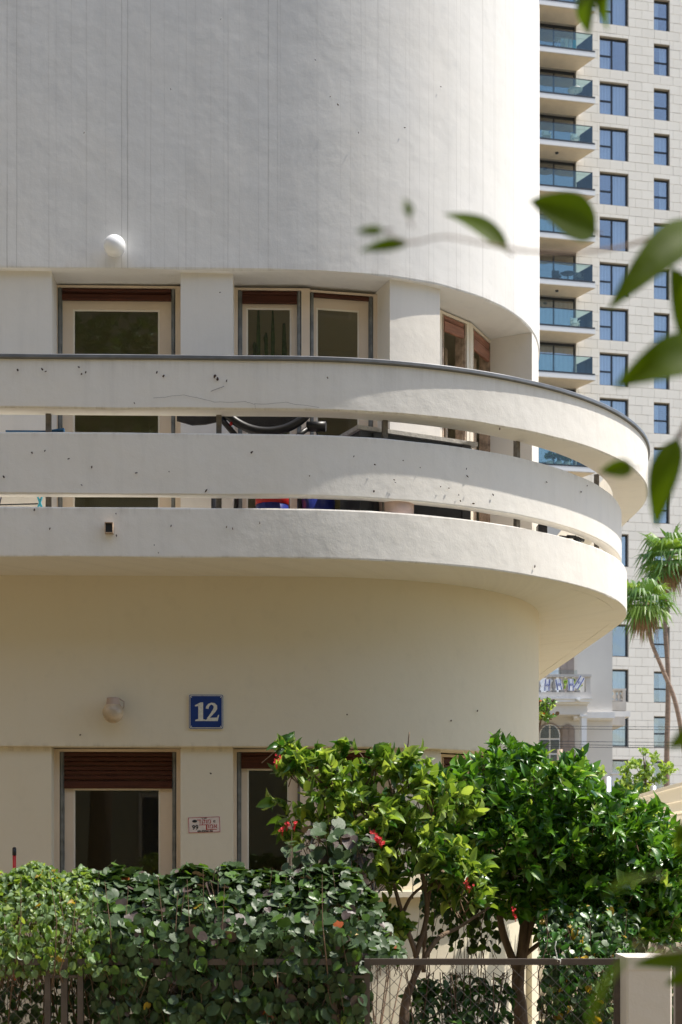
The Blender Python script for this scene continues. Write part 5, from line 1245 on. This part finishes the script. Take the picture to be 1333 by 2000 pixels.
# balconies
a, b = bal; zf = zb0-0.001; PJ = 1.75; uo = b+0.10
def bpoly(x0, inner, outer, d0, d1): return [(x0, d0), (inner, d0), (outer, d1), (x0, d1)]
brow = [r_ for r_ in ROWS if r_ <= 9]
m = MB(); ar = u_of(1163, PJ)
HZ = (TU, TN, XYZ[2])
m.prism(bpoly(a-0.3, b+0.12, ar, 0.0, PJ), TO+XYZ[2]*(zf-0.36), HZ, 0, 0.05, 0)
b0 = m.build('balcony', 'tower_soffit', tower)
m = MB(); m.prism(bpoly(a-0.3, b+0.12, ar, 0.0, PJ-0.04), TO+XYZ[2]*(zf-0.31), HZ, 0, 0.30, 0)
m.fbox(TO, TX, (a-0.32, PJ-0.04, zf-0.36), (ar+0.03, PJ, zf+0.0)); s_f = m.build('fascia', 'tower_fascia', b0)
m = MB(); m.fbox(TO, TX, (a-0.3, PJ-0.05, zf+0.001), (ar, PJ+0.01, zf+0.11)); s_k = m.build('rail_base', 'tower_frame', b0)
ag = u_of(1158, PJ-0.1)
m = MB(); m.fbox(TO, TX, (a-0.3, PJ-0.10, zf+0.11), (ag, PJ-0.085, zf+1.22)); s_g = m.build('glass_railing', 'rail_glass', b0)
p0_, p1_ = TO+TU*ag+TN*(PJ-0.10), TO+TU*(b+0.05)+TN*0.02; dvv = p1_-p0_; Ls = dvv.length; dvv.normalize()
m = MB(); m.fbox(p0_, (dvv, dvv.cross(XYZ[2]), XYZ[2]), (0, -0.008, zf+0.02), (Ls, 0.008, zf+1.22)); s_g2 = m.build('glass_railing', 'rail_glass', b0)
m = MB(); m.fbox(TO, TX, (a-0.3, PJ-0.115, zf+1.22), (ag, PJ-0.07, zf+1.26)); m.fbox(p0_, (dvv, dvv.cross(XYZ[2]), XYZ[2]), (0, -0.03, zf+1.221), (Ls, 0.03, zf+1.259)); s_r = m.build('hand_rail', 'tower_frame', b0)
m = MB(); zt_ = zf+2.70; f = 0.07; D0, D1 = -0.32, -0.22
for x0 in (a, a+1.6, b-1.55, b-f): m.fbox(TO, TX, (x0, D0, zf), (x0+f*1.2, D1, zt_))
m.fbox(TO, TX, (b-3.1, D0, zf), (b-3.1+f, D1, zt_)); m.fbox(TO, TX, (a, D0+0.004, zt_-0.16), (b, D1-0.004, zt_)); m.fbox(TO, TX, (a, D0+0.004, zf), (b, D1-0.004, zf+0.08)); s_d = m.build('door_frame', 'tower_frame', b0)
m = MB(); m.fbox(TO, TX, (a+0.05, -0.275, zf+0.08), (b-0.05, -0.265, zt_-0.16)); s_p = m.build('pane', 'tower_glass', b0)
m = MB(); q = TO+TU*(b-1.7)+TN*0.9+XYZ[2]*(zf-0.41); m.lathe(q, XYZ, [(0.0, -0.03), (0.10, -0.03), (0.12, 0.05)], 12); s_l = m.build('ceiling_light', 'charcoal', b0)
kids = [s_f, s_k, s_g, s_g2, s_r, s_d, s_p]
cm = MB(); nseg = 30
for i in range(nseg):
    A, B = a+(b-a)*i/nseg, a+(b-a)*(i+1)/nseg; y0_, y1_ = -0.45-0.04*(i % 2), -0.45-0.04*((i+1) % 2)
    cm.quad([TO+TU*A+TN*y0_+XYZ[2]*zf, TO+TU*B+TN*y1_+XYZ[2]*zf, TO+TU*B+TN*y1_+XYZ[2]*(zf+2.5), TO+TU*A+TN*y0_+XYZ[2]*(zf+2.5)])
cme = bpy.data.meshes.new('curtain'); cme.from_pydata(cm.v, [], cm.f); cme.materials.append(MATS['curtain'])
b0.location = (0, 0, -brow[0]*FL)
for r_ in brow[1:]:
    c = b0.copy(); COL.objects.link(c); c.location = (0, 0, -r_*FL)
    for k_ in kids+([s_l] if r_ in (2, 3, 5, 8) else []): d = k_.copy(); COL.objects.link(d); d.parent = c
    if r_ in (4, 6, 7, 9):
        o = bpy.data.objects.new('curtain', cme); COL.objects.link(o); o.parent = c
# things on the tower balconies
def tb(row, x, off, name, label, cat, builder, group=None):
    u = u_of(x, off); z = zb0-row*FL; q = TO+TU*u+TN*off+XYZ[2]*z; t = thing(name, label, cat, q, group); builder(q, t)
def chair_b(mat):
    def f_(q, t):
        m = MB(); m.fbox(q, HZ, (-0.25, -0.25, 0.40), (0.25, 0.25, 0.46)); m.build('seat', mat, t)
        m = MB(); m.fbox(q, HZ, (-0.25, -0.28, 0.46), (0.25, -0.22, 0.95)); m.build('backrest', mat, t)
        for i in (-1, 1):
            for j in (-1, 1): m = MB(); m.fbox(q, HZ, (i*0.22-0.02, j*0.22-0.02, 0), (i*0.22+0.02, j*0.22+0.02, 0.4)); m.build('leg', mat, t)
            m = MB(); m.fbox(q, HZ, (i*0.24-0.03, -0.22, 0.62), (i*0.24+0.03, 0.24, 0.66)); m.build('armrest', mat, t)
    return f_
def table_b(mat, r=0.45):
    def f_(q, t):
        m = MB(); m.lathe(q, HZ, [(0, 0.70), (r, 0.70), (r, 0.74), (0, 0.74)], 16); m.build('tabletop', mat, t)
        m = MB(); m.tube([q, q+XYZ[2]*0.7], 0.04, 8); m.build('pedestal', mat, t)
    return f_
def rack_b(q, t):
    for i in (-1, 1): m = MB(); m.tube([q+TU*(i*0.5), q+TU*(i*0.1)+XYZ[2]*0.9], 0.015, 5); m.build('leg', 'white_paint', t)
    m = MB()
    for k in range(5): m.tube([q+TU*-0.5+TN*(k*0.12-0.24)+XYZ[2]*0.9, q+TU*0.5+TN*(k*0.12-0.24)+XYZ[2]*0.9], 0.012, 4)
    m.build('hanging_wires', 'white_paint', t)
tb(0, 1096, 1.2, 'laundry_rack', 'laundry rack with washing on the highest fully visible tower balcony', 'rack', rack_b)
def cloth_b(q, t):
    for i, mt in enumerate(('laundry', 'white_paint', 'laundry', 'turquoise')):
        m = MB()
        for k in range(4): m.quad([q+TU*(i*0.28-0.5+k*0.06)+TN*(0.03*(k % 2))+XYZ[2]*0.9, q+TU*(i*0.28-0.44+k*0.06)+TN*(0.03*((k+1) % 2))+XYZ[2]*0.9, q+TU*(i*0.28-0.44+k*0.06)+TN*(0.03*((k+1) % 2))+XYZ[2]*0.3, q+TU*(i*0.28-0.5+k*0.06)+TN*(0.03*(k % 2))+XYZ[2]*0.3])
        m.build('garment', mt, t)
tb(0, 1110, 1.35, 'washing', 'pale garments drying on the rack of the upper tower balcony', 'laundry', cloth_b)
tb(1, 1124, 1.2, 'table', 'small round white table on the second tower balcony from the top', 'table', table_b('white_paint', 0.5))
tb(2, 1068, 1.3, 'patio_chair', 'white patio chair at the left of the third tower balcony', 'chair', chair_b('white_paint'), 'patio chairs on tower balconies')
tb(2, 1124, 1.3, 'patio_chair', 'white patio chair at the right of the third tower balcony', 'chair', chair_b('white_paint'), 'patio chairs on tower balconies')
tb(5, 1088, 1.2, 'patio_chair', 'dark patio chair left of the dark table on a tower balcony', 'chair', chair_b('charcoal'), 'patio chairs on tower balconies')
tb(5, 1132, 1.2, 'patio_chair', 'dark patio chair right of the dark table on a tower balcony', 'chair', chair_b('charcoal'), 'patio chairs on tower balconies')
tb(5, 1110, 1.2, 'table', 'dark table between two dark chairs on a tower balcony', 'table', table_b('charcoal', 0.45))
tb(6, 1124, 1.2, 'patio_chair', 'pale low lounge chair on the tower balcony below the dark table', 'chair', chair_b('white_paint'), 'patio chairs on tower balconies')
def plants_b(q, t):
    m = MB(); m.lathe(q, HZ, [(0, 0), (0.18, 0), (0.24, 0.4), (0, 0.38)], 12); m.build('pot', 'white_paint', t)
    tp, dd = shoots([(q+Vector((0, 0, 0.7)), (0.35, 0.3, 0.35))], 40, 0.1, 0.4); leaves(t, 'broad', ['leaf_citrus', 'leaf_mid'], [1, 1], *shoot_leaves(tp, dd, 5, .08, .18), nobj=0)
for x in (1075, 1092, 1108): tb(9, x, 1.2, 'potted_plant', {1075: 'leafy potted plant at the left of the lowest visible tower balcony', 1092: 'leafy potted plant in the middle of the lowest visible tower balcony', 1108: 'rightmost leafy potted plant on the lowest visible tower balcony'}[x], 'plant', plants_b, 'potted plants on the tower balcony')

# ------------------------------------------------------------------ street trees: the near one hangs its leaves into the view
def crown(parent, c, r, n, size, mats, wts, nobj=0):
    tp, dd = shoots([(Vector(c), r)], n, 0.3, 0.2, low=-1); a_ = shoot_leaves(tp, dd, 6, 0.1, size, 0.9, 0.3); leaves(parent, 'broad', mats, wts, *a_, nobj=nobj)
ft = thing('ficus_tree', 'street ficus tree whose out of focus leaves hang into the right side of the view', 'tree', (1.35, 0.2, 0))
m = MB(); m.tube([(1.35, 0.2, 0), (1.33, 0.2, 1.2), (1.25, 0.35, 2.6), (1.1, 0.5, 3.8)], [0.14, 0.12, 0.10, 0.06], 14); m.build('trunk', 'bark', ft)
def fgleaf(base, tip, d0, d1, wpx, roll=0.0, bend=0.12):
    a, b = P(*base, d0), P(*tip, d1); T = (b-a); L = T.length; T.normalize(); view = (Vector((0, 0, CAMH))-a).normalized()
    N = (view-T*view.dot(T)).normalized(); N = Matrix.Rotation(roll, 3, T) @ N; X = T.cross(N); hw = wpx*((d0+d1)/2)/FPX/2
    n = 13; m = MB(); b0_ = len(m.v)
    for i in range(n):
        f = i/(n-1); wd = hw*math.sin(math.pi*min(1, f**0.85))**0.75*(1-0.35*f) * 1.18 if 0 < f < 1 else 0.0002
        off = N*(bend*L*math.sin(math.pi*f)); c = a+T*(L*f)+off
        for s_ in (-1, -0.5, 0, 0.5, 1): m.v.append(tuple(c+X*(wd*s_)+N*(abs(s_)*wd*0.28)))
    for i in range(n-1):
        for k in range(4): m.f.append((b0_+i*5+k, b0_+i*5+k+1, b0_+(i+1)*5+k+1, b0_+(i+1)*5+k)); m.m.append(0); m.sm.append(True)
    m.build('leaf', 'leaf_ficus', ft)
    m = MB(); m.tube([a-T*0.006, a], 0.0007, 5); m.build('leaf_stalk', 'twig', ft)
def fbranch(pts, r0, r1): branch(ft, pts, (r0, r1), 'bark', 'branch', 7)
for args in (((1165, 452), (1036, 392), 1.25, 1.22, 88, 0.5, 0.05), ((992, 492), (866, 418), 1.1, 1.12, 52, 0.9, 0.10), ((798, 474), (704, 490), 0.95, 0.95, 26, 0.4, 0.05), ((750, 450), (696, 452), 0.9, 0.9, 20, 0.4, 0.0),
             ((1380, 440), (1188, 606), 1.15, 1.1, 82, 0.35, 0.12), ((1395, 700), (1310, 520), 1.15, 1.12, 90, 0.2, 0.05), ((1390, 688), (1200, 756), 1.0, 0.98, 92, 0.4, 0.14), ((1440, 742), (1225, 735), 1.0, 1.0, 60, 0.9, 0.1), ((1420, 470), (1240, 520), 1.2, 1.2, 60, 0.7, 0.1), ((1400, 820), (1330, 690), 1.1, 1.1, 50, 0.7, 0.1),
             ((1238, 915), (1172, 920), 1.1, 1.1, 36, 0.3, 0.05), ((1322, 856), (1282, 1030), 1.15, 1.15, 62, 0.35, 0.08), ((1160, -40), (1152, 68), 1.2, 1.2, 62, 0.9, 0.05), ((1200, -50), (1178, 40), 1.2, 1.18, 40, 0.9, 0.1), ((1210, -60), (1128, 20), 1.2, 1.18, 40, 0.9, 0.1), ((1192, -30), (1188, 60), 1.2, 1.2, 26, 0.9, 0.1),
             ((1275, 1715), (1180, 1750), 0.85, 0.85, 34, 1.1, 0.1), ((1380, 1880), (1236, 1886), 1.1, 1.1, 42, 0.4, 0.1), ((1390, 1900), (1300, 1925), 1.1, 1.1, 40, 0.5, 0.1),
             ((1240, 1860), (1150, 2060), 0.72, 0.70, 50, 1.15, 0.1), ((1380, 1430), (1305, 1462), 1.0, 1.0, 46, 0.4, 0.1), ((1380, 1640), (1320, 1632), 1.0, 1.0, 40, 0.4, 0.1), ((1345, 1600), (1322, 1670), 1.0, 1.0, 30, 0.4, 0.1), ((800, 425), (790, 388), 0.9, 0.9, 20, 0.5, 0.1)):
    fgleaf(*args)
fbranch([(1640, 500, 1.3), (1400, 440, 1.2), (1200, 485, 1.15), (1060, 492, 1.05), (960, 478, 0.98), (870, 462, 0.93), (800, 474, 0.92), (750, 452, 0.9)], 0.0016, 0.0004)
fbranch([(1640, 600, 1.3), (1480, 660, 1.15), (1400, 700, 1.1), (1330, 850, 1.15), (1322, 860, 1.15)], 0.004, 0.0008)
fbranch([(1500, -300, 1.3), (1300, -120, 1.22), (1200, -50, 1.2), (1165, -45, 1.2)], 0.004, 0.001)
fbranch([(1640, 1500, 1.2), (1500, 1600, 1.1), (1420, 1750, 1.0), (1380, 1840, 0.9), (1260, 1860, 0.8)], 0.002, 0.0008)
m = MB(); m.tube([(1.25, 0.35, 2.6), (0.95, 0.7, 2.45), P(1640, 500, 1.3)], [0.03, 0.015, 0.004], 7); m.tube([(0.95, 0.7, 2.45), P(1640, 600, 1.3)], [0.012, 0.004], 6); m.tube([(1.25, 0.35, 2.6), P(1500, -300, 1.3)], [0.015, 0.004], 6); m.tube([(1.33, 0.2, 1.2), (1.0, 0.8, 1.5), P(1640, 1500, 1.2)], [0.02, 0.01, 0.004], 6); m.build('limb', 'bark', ft)
crown(ft, (1.9, -0.5, 4.8), (1.3, 1.3, 1.0), 420, 0.09, ['leaf_ficus', 'leaf_mid'], [1, 1])
s2 = thing('street_tree', 'leafy street tree behind the viewer that shows only as a reflection in the glass', 'tree', (-3.3, -2.6, 0))
m = MB(); m.tube([(-3.3, -2.6, 0), (-3.2, -2.6, 3), (-3.3, -2.5, 6), (-3.3, -2.4, 8.5)], [0.2, 0.17, 0.13, 0.05], 12); m.build('trunk', 'bark', s2)
crown(s2, (-3.1, -2.4, 8.3), (2.0, 1.6, 2.1), 1300, 0.13, ['leaf_citrus', 'leaf_mid'], [1, 1])

# ------------------------------------------------------------------ unseen house block across the street, added to block low sky and for reflections
oh = thing('opposite_sky_block', 'added unseen sand coloured house block across the street, blocks low sky and shows only in reflections', 'house', (-2, -11, 0))
m = MB(); m.box((-34, -19, 0), (26, -11, 17)); m.build('wall', 'opposite_plaster', oh)
for i in range(12):
    for j in range(5):
        x = -24+i*3.4; z = 1.2+j*3.1; f = MB(); f.box((x, -11.0, z), (x+1.5, -10.96, z+1.5)); wn2 = f.build('window', 'cream_frame', oh)
        f = MB(); f.box((x+0.08, -10.96, z+0.08), (x+1.42, -10.95, z+1.42)); f.build('pane', 'charcoal', wn2)

nh = thing('side_sky_block', 'added unseen ochre house block beyond the left edge of the view, blocks side sky', 'house', (-14, 8, 0))  # unseen block added to cut the sky light from the left
m = MB(); m.box((-20, 4, 0), (-8.2, 22, 12)); m.build('wall', 'opposite_plaster', nh)
for j in range(3):
    for i in range(4): f = MB(); f.box((-8.2, 5.5+i*4, 1.2+j*3.6), (-8.15, 7+i*4, 2.8+j*3.6)); wn2 = f.build('window', 'cream_frame', nh); f = MB(); f.box((-8.15, 5.58+i*4, 1.28+j*3.6), (-8.14, 6.92+i*4, 2.72+j*3.6)); f.build('pane', 'charcoal', wn2)
